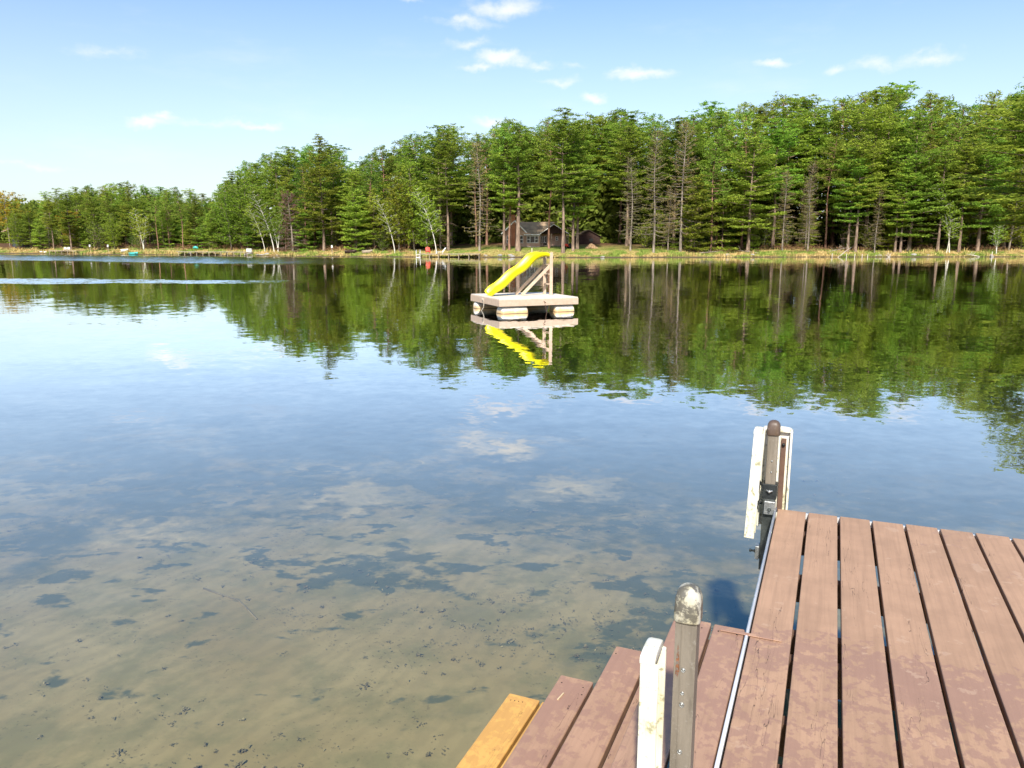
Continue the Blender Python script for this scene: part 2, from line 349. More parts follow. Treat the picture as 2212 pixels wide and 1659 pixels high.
def post_mat():
    m, t = mat('weathered_grey_post'); v = t.obj()
    n = t.noise(t.mapped(v, (30, 30, 3)), 1, 5, .6); n2 = t.noise(v, 60, 4, .7); n3 = t.noise(t.mapped(v, (1, 1, .35)), 14, 4, .6)
    c = t.mix(t.ramp(n, .3, .7), (.16, .137, .105), (.245, .212, .165)); c = t.mix(t.ramp(n2, .58, .75, 0, .5), c, (.33, .31, .27))
    c = t.mix(t.ramp(n3, .62, .75, 0, .6), c, (.08, .065, .05))
    t.out(t.pbr(c, .55, t.bump(n2, .25, .003), .25)); return m
M_post = post_mat()
def vinyl(name, base, mold, thr, rough=.45):
    m, t = mat(name); v = t.obj()
    n = t.noise(v, 28, 6, .68, .3); n2 = t.noise(t.mapped(v, (3, 3, .7)), 7, 4, .6); n3 = t.noise(v, 120, 3, .6)
    c = t.mix(t.ramp(n2, .35, .7), base, tuple(a * b for a, b in zip(base, (.93, .88, .66))))
    c = t.mix(t.ramp(t.math('ADD', n, t.math('MULTIPLY', n2, .45)), thr, thr + .12, 0, .85), c, mold)
    c = t.mix(t.ramp(n3, .70, .76, 0, .5), c, mold)
    t.out(t.pbr(c, rough, t.bump(n, .1, .002), spec=.4)); return m
M_vinyl = vinyl('dirty_white_vinyl', (.74, .73, .66), (.25, .235, .13), .78)
M_cap = vinyl('mouldy_pale_cap', (.47, .45, .38), (.05, .045, .04), .66)
M_capd = vinyl('dark_weathered_cap', (.10, .07, .055), (.22, .17, .14), .8)

# ------------------------------------------------------------------ the dock (local X = across boards, Y = along boards)
AZ = R(22.55); DZ = .60
dock = thing('dock', 'brown painted plank dock with dark gaps and a bright metal edge at lower right', 'dock', (0, 0, 0), -AZ)
mb = MB(); x = -.190; i = 0
while x < 2.9:
    y1 = 4.158 + nr.uniform(-.006, .006); mb.box(x, .35 + nr.uniform(0, .02), DZ - .036, x + .1395, y1, DZ + nr.uniform(-.001, .001), (i * .37) % 1); x += .1526; i += 1
mb.build('decking', M_deck, dock, .0035)
mb = MB(); mb.tube([(-.2015, .35, DZ - .002), (-.2015, 4.16, DZ - .001)], .0062, 10); mb.box(-.205, .35, DZ - .09, -.199, 4.16, DZ - .008)
mb.build('edge_trim', M_steel, dock)
mb = MB(); mb.box(-.185, 4.12, DZ - .17, 2.9, 4.15, DZ - .038); mb.box(-.196, .35, DZ - .17, -.165, 4.118, DZ - .038); mb.build('frame', M_frame, dock)
for yk in (.8, 1.4, 2.04, 2.28, 2.67, 2.86, 3.39, 3.94):
    mb = MB(); mb.box(-.163, yk - .02, DZ - .15, 2.88, yk + .022, DZ - .038); mb.build('cross_member', M_frame, dock)
mb = MB(); mb.box(-.185, 4.1585, DZ - .09, 2.9, 4.168, DZ - .012); mb.build('end_trim', M_steel, dock)
mb = MB(); mb.box(-.295, 2.690, DZ + .0022, -.082, 2.708, DZ + .0055); mb.build('joining_strip', M_tread, dock, .001)

def hexbolt(p, d, r, L, parent, name='bolt', m=None):
    p = Vector(p); d = Vector(d); mb = MB(); mb.tube([p, p + d * L], r * .55, 8); mb.tube([p, p + d * L * .35], r, 6, smooth=False)
    return mb.build(name, m or M_galv, parent)
def rounded_cap(cx, cy, z0, z1, w, m, parent):
    bm = bmesh.new(); n = 24; rings = []
    H = z1 - z0; prof = [(0, 1.0), (.05, 1.03), (.45, 1.0), (.6, .985), (.72, .93), (.83, .82), (.92, .64), (.98, .36)]
    for hz, sc in prof:
        e = 5.0 - 2.6 * max(0, (hz - .45) / .55)
        ring = []
        for j in range(n):
            a = 2 * math.pi * (j + .5) / n; ca, sa = math.cos(a), math.sin(a)
            rr = (abs(ca) ** e + abs(sa) ** e) ** (-1 / e) * w / 2 * sc
            ring.append(bm.verts.new((cx + ca * rr, cy + sa * rr, z0 + hz * H)))
        rings.append(ring)
    top = bm.verts.new((cx, cy, z1))
    for a, b in zip(rings, rings[1:]):
        for j in range(n): bm.faces.new((a[j], a[(j + 1) % n], b[(j + 1) % n], b[j]))
    for j in range(n): bm.faces.new((rings[-1][j], rings[-1][(j + 1) % n], top))
    bm.faces.new(rings[0][::-1])
    for f in bm.faces: f.smooth = len(f.verts) < 10
    me = bpy.data.meshes.new('cap'); bm.to_mesh(me); me.materials.append(m)
    o = bpy.data.objects.new('cap', me); col.objects.link(o); o.parent = parent; return o

# near post
px_, py_ = -.262, 1.715; w = .050
mb = MB(); mb.box(px_ - w / 2, py_ - w / 2, -.55, px_ + w / 2, py_ + w / 2, 1.16)
mb.box(px_ - .0105, py_ - w / 2 - .0012, -.5, px_ - .0085, py_ - w / 2, 1.13)
pn = mb.build('post', M_post, dock, .003); pn['label'] = 'near grey metal post with pale mouldy rounded cap'
rounded_cap(px_, py_, 1.125, 1.212, .061, M_cap, pn)
for z_, r_ in ((1.005, .0045), (.945, .0035), (.915, .0055), (.79, .005)):
    mb = MB(); a_ = np.linspace(0, 2 * math.pi, 13)
    mb.tube([(px_ - .002 + r_ * math.cos(q), py_ - w / 2 - .0012, z_ + r_ * math.sin(q)) for q in a_], .0011, 5, cap=False)
    mb.tube([(px_ - .002, py_ - w / 2 + .001, z_), (px_ - .002, py_ - w / 2 - .0009, z_)], r_ * .6, 8); mb.build('bolt_hole', M_galv, pn)
M_rust = simple('orange_rust', (.17, .065, .025), .9, .6, 60, c2=(.15, .13, .11), thr=(.5, .6))
mb = MB(); yf = py_ - w / 2 - .0007
mb.add([(px_ - .0165, yf, 1.072), (px_ - .0125, yf, 1.035), (px_ - .011, yf, 1.0), (px_ - .015, yf, .985), (px_ - .0205, yf, .99), (px_ - .0195, yf, 1.03)], [(0, 1, 2, 3, 4, 5)])
mb.build('rust_streak', M_rust, pn)
# far post
qx, qy = -.237, 4.165; w = .052
mb = MB(); mb.box(qx - w / 2, qy - w / 2, .62, qx + w / 2, qy + w / 2, 1.04)
pf = mb.build('post', M_post, dock, .003); pf['label'] = 'far brownish post with dark rounded cap at the dock corner'
rounded_cap(qx, qy, 1.0, 1.078, .066, M_capd, pf)
mb = MB(); mb.box(qx - .036, qy - .036, .655, qx + .036, qy + .036, .735); mb.build('collar', M_black, pf, .002)
mb = MB(); mb.box(qx - .032, qy - .032, .25, qx + .030, qy + .032, .653); mb.build('sleeve', M_dkgreen, pf, .002)
mb = MB(); mb.box(qx - .022, qy - .058, .575, qx + .036, qy - .033, .648); mb.build('bracket', M_galv, pf, .003)
hexbolt((qx + .006, qy - .058, .605), (0, -1, 0), .010, .02, pf, 'bolt', M_dkgreen)
mb = MB(); mb.tube([(qx, qy - .036, .70), (qx, qy - .056, .70)], .008, 8); mb.tube([(qx - .016, qy - .05, .707), (qx, qy - .052, .70), (qx + .016, qy - .05, .707)], [.005, .004, .005], 6); mb.build('wing_bolt', M_galv, pf)
for z_ in (.62, .345):
    mb = MB(); mb.tube([(qx - .032, qy - .01, z_), (qx - .085, qy - .01, z_)], .006, 8); mb.tube([(qx - .05, qy - .01, z_), (qx - .06, qy - .01, z_)], .011, 6); mb.tube([(qx - .077, qy - .01, z_), (qx - .086, qy - .01, z_)], .009, 6)
    mb.build('side_bolt', M_black, pf)
mb = MB(); mb.box(qx - .055, qy - .045, .31, qx - .033, qy + .02, .385); mb.build('bracket', M_galv, pf, .003); mb = MB(); mb.box(qx - .002, qy - .062, .31, qx + .036, qy - .033, .37); mb.build('bracket', M_galv, pf, .003)
mb = MB(); mb.tube([(qx, qy, -.9), (qx, qy, .25)], .022, 10); mb.build('pipe', M_rustpipe, pf)
for z_ in (.80, .86): 
    mb = MB(); mb.tube([(qx + .002, qy - w / 2, z_), (qx + .002, qy - w / 2 - .0015, z_)], .005, 8); mb.build('bolt_hole', M_galv, pf)

# white vinyl bumpers: U-channels with a rounded closed top
def bumper(vc, uc, z0, z1, web, fl, th, rot, label, tilt=0, bolts=True):
    # local: web lies along Y (length web), flanges stick to +X (length fl)
    c_, s_ = math.cos(-AZ), math.sin(-AZ); loc = (vc * c_ - uc * s_, vc * s_ + uc * c_, z0)
    t_ = thing('dock_bumper', label, 'bumper', loc, -AZ + rot, 'white vinyl bumpers on the dock posts'); t_.rotation_euler[1] = tilt
    H = z1 - z0; bm = bmesh.new()
    prof = [(0, -web / 2), (fl, -web / 2), (fl, -web / 2 + th), (th, -web / 2 + th), (th, web / 2 - th), (fl, web / 2 - th), (fl, web / 2), (0, web / 2)]
    lo = [bm.verts.new((a, b, 0)) for a, b in prof]; hi = [bm.verts.new((a, b, H - .02)) for a, b in prof]
    n = len(prof)
    for j in range(n): bm.faces.new((lo[j], lo[(j + 1) % n], hi[(j + 1) % n], hi[j]))
    bm.faces.new(lo[::-1]); bm.faces.new(hi)
    me = bpy.data.meshes.new('channel'); bm.to_mesh(me); me.materials.append(M_vinyl)
    o = bpy.data.objects.new('channel', me); col.objects.link(o); o.parent = t_
    b = o.modifiers.new('bevel', 'BEVEL'); b.width = .0045; b.segments = 3; b.angle_limit = R(40)
    W = web / 2; mb = MB(); e_ = .0035; nseg = 6; X, Fc = [], []
    for i_ in range(nseg + 1):      # domed lid running front to back across the channel
        q = i_ / nseg * math.pi; yy_ = -math.cos(q) * (W + e_ * .3); hz = .012 + math.sin(q) ** .7 * .016
        X += [(-e_ * .3, yy_, H - .022), (fl * .80, yy_, H - .022), (fl * .80, yy_ * .985, H - .022 + hz * .9), (fl * .62, yy_ * .97, H - .022 + hz), (fl * .15, yy_ * .97, H - .022 + hz), (-e_ * .3, yy_ * .985, H - .022 + hz * .85)]
    for i_ in range(nseg):
        for j in range(6): Fc.append((i_ * 6 + j, i_ * 6 + (j + 1) % 6, (i_ + 1) * 6 + (j + 1) % 6, (i_ + 1) * 6 + j))
    Fc += [tuple(range(5, -1, -1)), tuple(nseg * 6 + j for j in range(6))]
    mb.add(X, Fc, 0, True); mb.build('top_cap', M_vinyl, t_, .002, 2)
    if bolts:
        for zz in (H * .30, H * .78):
            mb = MB(); mb.tube([(th, 0, zz), (th + .014, 0, zz)], .006, 6); mb.build('bolt', M_black, t_)
    return t_
B1 = bumper(-.357, 1.69, .20, 1.05, .100, .044, .012, 0, 'near white mould-spotted bumper standing beside the pale-capped post above the steps')
B2 = bumper(-.350, 4.13, .44, 1.035, .100, .052, .012, 0, 'white bumper left of the dark-capped far post, hanging lowest towards the water', R(2.0))
B3 = bumper(-.222, 4.275, .46, 1.02, .156, .048, .012, -R(90), 'wide white bumper behind the dark-capped far post', 0)
mb = MB(); mb.tube([(.012, 0, .30), (.052, 0, .27)], .008, 6); mb.build('bracket', M_black, B1)
mb = MB(); mb.bar((.03, .0, .335), (.072, .0, .275), .03, .006); mb.build('bracket', M_black, B2); mb = MB(); mb.bar((.03, .0, .16), (.07, .0, .205), .03, .006); mb.build('bracket', M_black, B2)
mb = MB(); mb.bar((.02, .035, .10), (.02, .035, .50), .02, .025); mb.build('bracket', M_frame, B3)
mb = MB(); mb.tube([(.03, .035, .47), (.042, .035, .47)], .009, 6); mb.build('bolt', M_black, B3)

# steps
steps = thing('dock_steps', 'brown plank steps going down into the lake beside the dock, lowest one yellow', 'steps', (0, 0, 0), -AZ)
U0, U1 = 1.80, 2.745
def tread(xa, xb, z, m, label, u1=U1, split=True):
    mb = MB(); 
    for k, (a, b) in enumerate(((xa, xb), (xb + .011, xb + .147))):
        mb.box(a, U0, z - .038, b, u1 - .002 * k, z - .0015 * k, .3 + .4 * k + abs(xa))
    o = mb.build('tread', m, steps, .005, 3)
    if label: o['label'] = label
tread(-.468, -.333, DZ, M_tread, 'top landing boards level with the dock')
# landing's second board stops at the dock edge: rebuild as its own width
mbx = bpy.data.objects['tread'].data
for vtx in mbx.vertices:
    if vtx.co.x > -.216: vtx.co.x = -.212
tread(-.694, -.560, DZ - .173, M_tread, None, 2.748)
tread(-.922, -.783, DZ - .349, M_tread, None, 2.745)
tread(-1.150, -1.012, DZ - .485, M_yellow, 'yellow unpainted lowest tread', 2.742)
for uy in (1.83, 2.66):
    mb = MB(); p = [(-1.16, -.05), (-1.16, .070), (-.935, .070), (-.935, .205), (-.705, .205), (-.705, .380), (-.48, .380), (-.48, .555), (-.215, .555), (-.215, .36), (-.60, -.05)]
    k = len(p); mb.add([(a, uy, b) for a, b in p] + [(a, uy + .038, b) for a, b in p], [tuple(range(k)), tuple(range(2 * k - 1, k - 1, -1))] + [(j, j + k, (j + 1) % k + k, (j + 1) % k) for j in range(k)])
    mb.build('stringer', M_frame, steps)
for dx, dy in ((-1.13, 1.86), (-1.13, 2.62)):
    mb = MB(); mb.box(dx, dy, -.75, dx + .04, dy + .038, .07); mb.build('leg', M_frame, steps)
M_dark = simple('dark_dots', (.03, .02, .015), .9)
mb = MB()
for k in range(4): mb.tube([(-1.125 + k * .017, 2.695 + .002 * k, DZ - .485 - .002), (-1.125 + k * .017, 2.695 + .002 * k, DZ - .4845)], .0028, 8)
mb.build('nail_hole', M_dark, steps)
mb = MB()
for (a, b, z_) in ((-.44, 2.69, DZ), (-.36, 2.69, DZ), (-.30, 2.69, DZ), (-.235, 2.69, DZ), (-.68, 2.69, DZ - .173), (-.58, 2.69, DZ - .173), (-.90, 2.69, DZ - .349), (-.81, 2.69, DZ - .349), (-.80, 2.64, DZ - .349)):
    MB().tube([(a, b, z_ - .002), (a, b, z_ + .0007)], .0032, 7).build('screw_head', M_dark, steps)

tw = MB(); tw.bar((-.875, 2.57, DZ - .3465), (-.868, 2.62, DZ - .3465), .005, .004); o = tw.build('twig', simple('pale_twig', (.55, .42, .25)), None); o.rotation_euler = (0, 0, -AZ)
tag(o, 'tiny pale twig lying on the second lowest brown step', 'twig')

# ------------------------------------------------------------------ swim raft and slide
def raft_mat(name, c, c2):
    m, t = mat(name); v = t.obj(); n = t.noise(v, 9, 5, .6); g = t.noise(t.mapped(v, (3, 60, 60)), 1, 3)
    cc = t.mix(t.ramp(n, .35, .7), c, c2); cc = t.mix(t.ramp(g, .5, .7, 0, .3), cc, tuple(x * .7 for x in c))
    t.out(t.pbr(cc, .7, t.bump(g, .2, .004), spec=.25)); return m
M_rdeck = raft_mat('pale_tan_paint', (.66, .57, .46), (.74, .65, .53))
M_rfas = raft_mat('tan_painted_fascia', (.55, .41, .29), (.62, .475, .35))
M_rshade = M_rfas
m_yel, t = mat('yellow_plastic'); n = t.noise(t.obj(), 3, 3); t.out(t.pbr(t.mix(n, (.90, .80, .0), (.95, .86, .01)), .35, spec=.4)); M_yplastic = m_yel
m_, t = mat('stained_float_plastic'); v = t.n('ShaderNodeNewGeometry').outputs['Position']; sp = t.n('ShaderNodeSeparateXYZ'); t.l(v, sp.inputs[0])
n = t.noise(v, 6, 5, .65); kz = t.math('ADD', sp.outputs[2], t.math('MULTIPLY', t.math('SUBTRACT', n, .5), .22))
c = t.mix(t.ramp(kz, .17, .03, 0, .85), (.78, .73, .62), (.62, .38, .13)); c = t.mix(t.ramp(sp.outputs[2], .018, .004), c, (.10, .07, .04))
t.out(t.pbr(c, .5, spec=.4)); M_float = m_
RA = math.atan2(.374, .927); RX, RY = -.342, 21.488; S = 2.42
raft = thing('swim_raft', 'square tan swim raft floating on white drums in the middle of the lake', 'raft', (RX, RY, 0), RA)
ZD = .42
mb = MB()
for k in range(17): mb.box(-.012, k * S / 17 + .003, ZD - .03, S + .012, (k + 1) * S / 17 - .003, ZD, k / 17)
mb.build('deck', M_rdeck, raft, .002)
for (a, b) in (((0, 0), (S, 0)), ((S, 0), (S, S)), ((S, S), (0, S)), ((0, S), (0, 0))):
    mb = MB(); d = Vector((b[0] - a[0], b[1] - a[1], 0)).normalized() * .019
    mb.bar((a[0] + d.x, a[1] + d.y, ZD - .032 - .09), (b[0] + d.x, b[1] + d.y, ZD - .032 - .09), .038, .18); mb.build('fascia', M_rfas, raft, .004)
mb = MB()
for k in range(1, 5): mb.box(.04, k * S / 5 - .02, ZD - .2, S - .04, k * S / 5 + .02, ZD - .032)
mb.build('joists', M_frame, raft)
def drum(xa, xb, yc, r=.27, zc=.0):
    mb = MB(); pr = [(0, .55), (.025, .82), (.06, .95), (.10, 1), (.3, 1), (.33, .985), (.36, 1), (.64, 1), (.67, .985), (.7, 1), (.90, 1), (.94, .95), (.975, .82), (1, .55)]
    mb.tube([(xa + (xb - xa) * q, yc, zc) for q, _ in pr], [r * k for _, k in pr], 22); mb.build('float_drum', M_float, raft)
drum(.05, .90, .245, .262, -.03); drum(-.01, .86, 2.10, .262, -.03); drum(1.72, 2.36, .25, .262, -.03); drum(1.50, 2.36, 2.05, .262, -.03)
M_rope = simple('pale_rope', (.50, .45, .36), .9, .3, 60)
M_rope2 = simple('rusty_chain', (.16, .09, .06), .9, .3, 60)
mb = MB(); mb.tube([(-.02, 1.30, .36), (-.035, 1.25, .30), (-.03, 1.22, .2), (-.05, 1.20, .1), (-.09, 1.26, .0), (-.12, 1.3, -.3)], .011, 6); mb.tube([(-.03, 1.27, .31), (-.06, 1.29, .34), (-.03, 1.32, .36)], .016, 6)
mb.build('rope', M_rope, raft)
mb = MB(); mb.tube([(1.36, -.02, .31), (1.37, -.035, .24), (1.395, -.03, .16), (1.41, -.03, .08), (1.43, -.03, .0), (1.42, -.05, -.4)], .007, 6); mb.tube([(1.33, -.02, .34), (1.36, -.03, .31), (1.40, -.02, .28)], .009, 6)
mb.build('rope', M_rope2, raft)

c_, s_ = math.cos(RA), math.sin(RA)
slide = thing('water_slide', 'bright yellow wavy slide on a tan wooden ladder frame standing on the raft', 'slide', (RX, RY, ZD), RA)
prof = [(.17, .02), (.20, .05), (.30, .115), (.50, .215), (.70, .37), (.85, .52), (1.0, .62), (1.18, .71), (1.34, .83), (1.48, .98), (1.62, 1.10), (1.80, 1.155), (1.94, 1.16), (2.03, 1.13)]
def interp(pr, n=44):
    P = np.array(pr); d = np.r_[0, np.cumsum(np.hypot(*np.diff(P, axis=0).T))]; tt = np.linspace(0, d[-1], n)
    x_ = np.interp(tt, d, P[:, 0]); z_ = np.interp(tt, d, P[:, 1])
    for _ in range(3):
        x_[1:-1] = (x_[:-2] + 2 * x_[1:-1] + x_[2:]) / 4; z_[1:-1] = (z_[:-2] + 2 * z_[1:-1] + z_[2:]) / 4
    return x_, z_
xa, za = interp(prof); bc = 1.235; W = .22
V_, Fc = [], []
cross = [(-W - .03, .175), (-W - .025, .19), (-W, .185), (-W + .015, .06), (-W + .06, .012), (-.08, .0), (.08, .0), (W - .06, .012), (W - .015, .06), (W, .185), (W + .025, .19), (W + .03, .175),
         (W + .012, .05), (W - .04, -.012), (0, -.02), (-W + .04, -.012), (-W - .012, .05)]
k = len(cross)
for i, (x_, z_) in enumerate(zip(xa, za)):
    j0, j1 = max(i - 1, 0), min(i + 1, len(xa) - 1); dx, dz = xa[j1] - xa[j0], za[j1] - za[j0]; L = math.hypot(dx, dz); nx_, nz_ = -dz / L, dx / L
    hs = 1.0 if i > 3 else .75 + .08 * i
    hs *= min(1, .35 + (len(xa) - 1 - i) * .07)
    for (b_, h_) in cross:
        hh = h_ * hs; V_.append((x_ + nx_ * hh, bc + b_, max(.004, z_ + nz_ * hh)))
for i in range(len(xa) - 1):
    for j in range(k): Fc.append((i * k + j, (i + 1) * k + j, (i + 1) * k + (j + 1) % k, i * k + (j + 1) % k))
Fc += [tuple(range(k)), tuple((len(xa) - 1) * k + j for j in range(k - 1, -1, -1))]
mb = MB(); mb.add(V_, Fc, 0, True); mb.build('chute', M_yplastic, slide)
for b_ in (1.0, 1.47):
    mb = MB(); mb.box(1.985, b_ - .019, 0, 2.08, b_ + .019, 1.26 if b_ < 1.2 else 1.15); mb.build('post', M_rfas, slide, .003)
    mb = MB(); mb.bar((1.10, b_ + .0405, .02), (2.03, b_ + .0405, .88), .036, .09); mb.build('brace', M_rfas, slide, .003)
for z_ in (.30, .60, .88):
    mb = MB(); mb.box(1.99, 1.02, z_, 2.075, 1.45, z_ + .035); mb.build('rung', M_rfas, slide, .003)

# ------------------------------------------------------------------ tree building
def foliage(name, ca, cb, trans=.42):
    m, t = mat(name); g = t.n('ShaderNodeNewGeometry'); oi = t.n('ShaderNodeObjectInfo')
    n = t.noise(t.vmath('ADD', t.obj(), t.vmath('MULTIPLY', oi.outputs['Location'], (1, 1, 1))), .45, 3, .6)
    f = t.math('ADD', t.math('MULTIPLY', g.outputs['Random Per Island'], .45), t.math('MULTIPLY', t.math('SUBTRACT', n, .2), .8), clamp=True)
    c = t.mix(f, ca, cb)
    hs = t.n('ShaderNodeHueSaturation'); t.l(c, hs.inputs['Color'])
    t.l(t.math('ADD', .462, t.math('MULTIPLY', oi.outputs['Random'], .060)), hs.inputs['Hue'])
    r2 = t.math('FRACT', t.math('MULTIPLY', oi.outputs['Random'], 7.31))
    t.l(t.math('ADD', .72, t.math('MULTIPLY', r2, .7)), hs.inputs['Value'])
    d = t.n('ShaderNodeBsdfDiffuse'); t.l(hs.outputs[0], d.inputs[0]); tl = t.n('ShaderNodeBsdfTranslucent'); t.l(hs.outputs[0], tl.inputs[0])
    ms = t.n('ShaderNodeMixShader'); ms.inputs[0].default_value = trans; t.l(d.outputs[0], ms.inputs[1]); t.l(tl.outputs[0], ms.inputs[2]); t.out(ms.outputs[0]); return m
F_pine = foliage('pine_needles', (.130, .235, .036), (.400, .510, .065))
F_red = foliage('red_pine_needles', (.110, .205, .036), (.320, .430, .058))
F_birch = foliage('spring_leaves', (.16, .26, .025), (.34, .40, .05))
F_larch = foliage('sparse_larch_buds', (.20, .20, .05), (.34, .30, .09), .2)
F_brown = foliage('dead_brown_needles', (.15, .095, .055), (.27, .19, .12), .2)
F_orange = foliage('golden_new_leaves', (.26, .21, .02), (.46, .33, .04))
F_bush = foliage('understory_leaves', (.085, .15, .02), (.22, .29, .045))
def bark(name, a, b, sc=4):
    m, t = mat(name); v = t.obj(); n = t.noise(t.mapped(v, (1, 1, .25)), sc, 5, .65)
    t.out(t.pbr(t.mix(t.ramp(n, .35, .65), a, b), .9, t.bump(n, .5, .05), spec=.15)); return m
K_pine = bark('pine_bark', (.13, .09, .065), (.34, .245, .18)); K_grey = bark('grey_bark', (.15, .12, .095), (.33, .28, .22))
K_red = bark('red_pine_bark', (.17, .09, .06), (.38, .22, .15))
m_, t = mat('birch_bark'); v = t.obj(); n = t.noise(t.mapped(v, (1, 1, 4)), 2.2, 4, .7)
t.out(t.pbr(t.mix(t.ramp(n, .60, .68), (.70, .66, .56), (.08, .07, .06)), .7, spec=.2)); K_birch = m_

def tufts(cent, rad, n, size, flat=.4, upbias=1.2, g=nr, aspect=.42):
    """n small quads scattered in each flattened clump"""
    cent = np.asarray(cent, float); m = len(cent); rad = np.broadcast_to(rad, (m,))
    C = np.repeat(cent, n, 0); Rr = np.repeat(rad, n)
    d = g.normal(size=(m * n, 3)); d /= np.linalg.norm(d, axis=1)[:, None]
    rr = g.random(m * n) ** .45
    P = C + d * (rr * Rr)[:, None] * np.array([1, 1, flat])
    nm = g.normal(size=(m * n, 3)); nm[:, 2] = np.abs(nm[:, 2]) + upbias; nm /= np.linalg.norm(nm, axis=1)[:, None]
    a = d * np.array([1, 1, .5]) + g.normal(size=(m * n, 3)) * .5; a -= nm * (a * nm).sum(1)[:, None]; a /= np.linalg.norm(a, axis=1)[:, None] + 1e-9
    b = np.cross(nm, a); sz = size * (.6 + .8 * g.random(m * n))
    a = a * sz[:, None]; b = b * (sz * aspect)[:, None]
    V = np.stack([P - a * .5 - b * .35, P - a * .5 + b * .35, P + a * .5 + b * .5, P + a * .5 - b * .5], 1).reshape(-1, 3)
    Fq = np.arange(m * n * 4).reshape(-1, 4)
    return V, Fq
def crown_obj(V, Fq, m, parent, name='crown'):
    me = bpy.data.meshes.new(name); me.vertices.add(len(V)); me.vertices.foreach_set('co', V.astype(np.float32).ravel())
    me.loops.add(Fq.size); me.loops.foreach_set('vertex_index', Fq.astype(np.int32).ravel())
    me.polygons.add(len(Fq)); me.polygons.foreach_set('loop_start', np.arange(0, Fq.size, 4, dtype=np.int32))
    me.update(calc_edges=True); me.materials.append(m)
    o = bpy.data.objects.new(name, me); col.objects.link(o); o.parent = parent; return o

def trunk_line(H, g, lean=.0, wob=.12):
    z = np.linspace(0, H, 9); ph = g.random() * 6; k = g.random() * 6
    return [(math.sin(q * .33 + ph) * wob * q / H * 2 + lean * q, math.cos(q * .27 + k) * wob * q / H * 2, q) for q in z]
def at(line, z):
    Z = [p[2] for p in line]; return np.array([np.interp(z, Z, [p[0] for p in line]), np.interp(z, Z, [p[1] for p in line]), z])
protos = {}
def white_pine(key, seed, H=18, c0=.28, Rm=3.6, fm=F_pine, bk=K_pine, dens=1., r0=.24, dead=10, name='pine_tree', gap=.18, clump=13):
    g = np.random.default_rng(seed); root = thing(name, 'x', 'tree')
    ln = trunk_line(H, g); mb = MB(); mb.tube([(ln[0][0], ln[0][1], -.4)] + ln, [r0 * 1.5, r0 * 1.2] + [r0 * (1 - .93 * (i / 8) ** .9) for i in range(1, 9)], 8)
    C, Rd = [], []; z = c0 * H; z0 = z; sect = g.random(5) * .5 + .75; ang = 0
    while z < H - .25:
        tt = (z - z0) / (H - z0); nb = g.integers(3, 6)
        pf = (min(1, .6 + 2.0 * tt) * (1 - tt) ** .55) * sect[min(4, int(tt * 5))]
        for b in range(nb):
            ang += 2.4 + g.normal() * .3
            if g.random() < gap: continue
            L = max(.5, Rm * pf * g.uniform(.6, 1.15)); up = -.10 + 1.0 * tt ** 1.5 + g.normal() * .08
            p0 = at(ln, z); dr = np.array([math.cos(ang), math.sin(ang), 0])
            pts = [p0 + dr * L * q + np.array([0, 0, L * (up * q + .10 * q * q)]) for q in (0, .35, .7, 1)]
            mb.tube([tuple(q) for q in pts], [.05 * (L / 3) + .01, .035 * L / 3 + .008, .02, .008], 4, cap=False)
            nc = max(2, int(L * 2.0 * dens)); sd = np.array([-dr[1], dr[0], 0])
            for q in np.linspace(.32 if tt < .7 else .15, 1, nc):
                base = p0 + dr * L * q + np.array([0, 0, L * (up * q + .10 * q * q) + .10])
                w_ = .32 * L * math.sin(min(1, (q - .1)) * 2.6) + .1
                for sgn in ((-1, 1) if L > 1.4 else (0,)):
                    C.append(base + sd * sgn * w_ * g.uniform(.2, 1) + g.normal(size=3) * .07); Rd.append(g.uniform(.38, .74) * (.75 if L < 1.2 else 1))
        z += g.uniform(.55, .95) * (1 - .45 * tt)
    C.append(at(ln, H)); Rd.append(.35)
    for b in range(dead):
        zz = g.uniform(.12, max(c0, .2) + .12) * H; a = g.random() * 6.28; L = g.uniform(.8, 2.6); p0 = at(ln, zz); dr = np.array([math.cos(a), math.sin(a), 0]); e = g.uniform(-.35, .15)
        mb.tube([tuple(p0), tuple(p0 + dr * L * .5 + np.array([0, 0, L * e * .3])), tuple(p0 + dr * L + np.array([0, 0, L * e]))], [.035, .022, .008], 4, cap=False)
        for _ in range(3):
            q = g.uniform(.4, .9); b0 = p0 + dr * L * q + np.array([0, 0, L * e * q]); mb.tube([tuple(b0), tuple(b0 + g.normal(size=3) * .35)], [.012, .005], 3, cap=False)
    mb.build('trunk', bk, root); V, Fq = tufts(C, np.array(Rd), int(clump * 2.0), .27, .24, 1.6, g, .34); crown_obj(V, Fq, fm, root)
    protos.setdefault(key, []).append((root, H)); return root
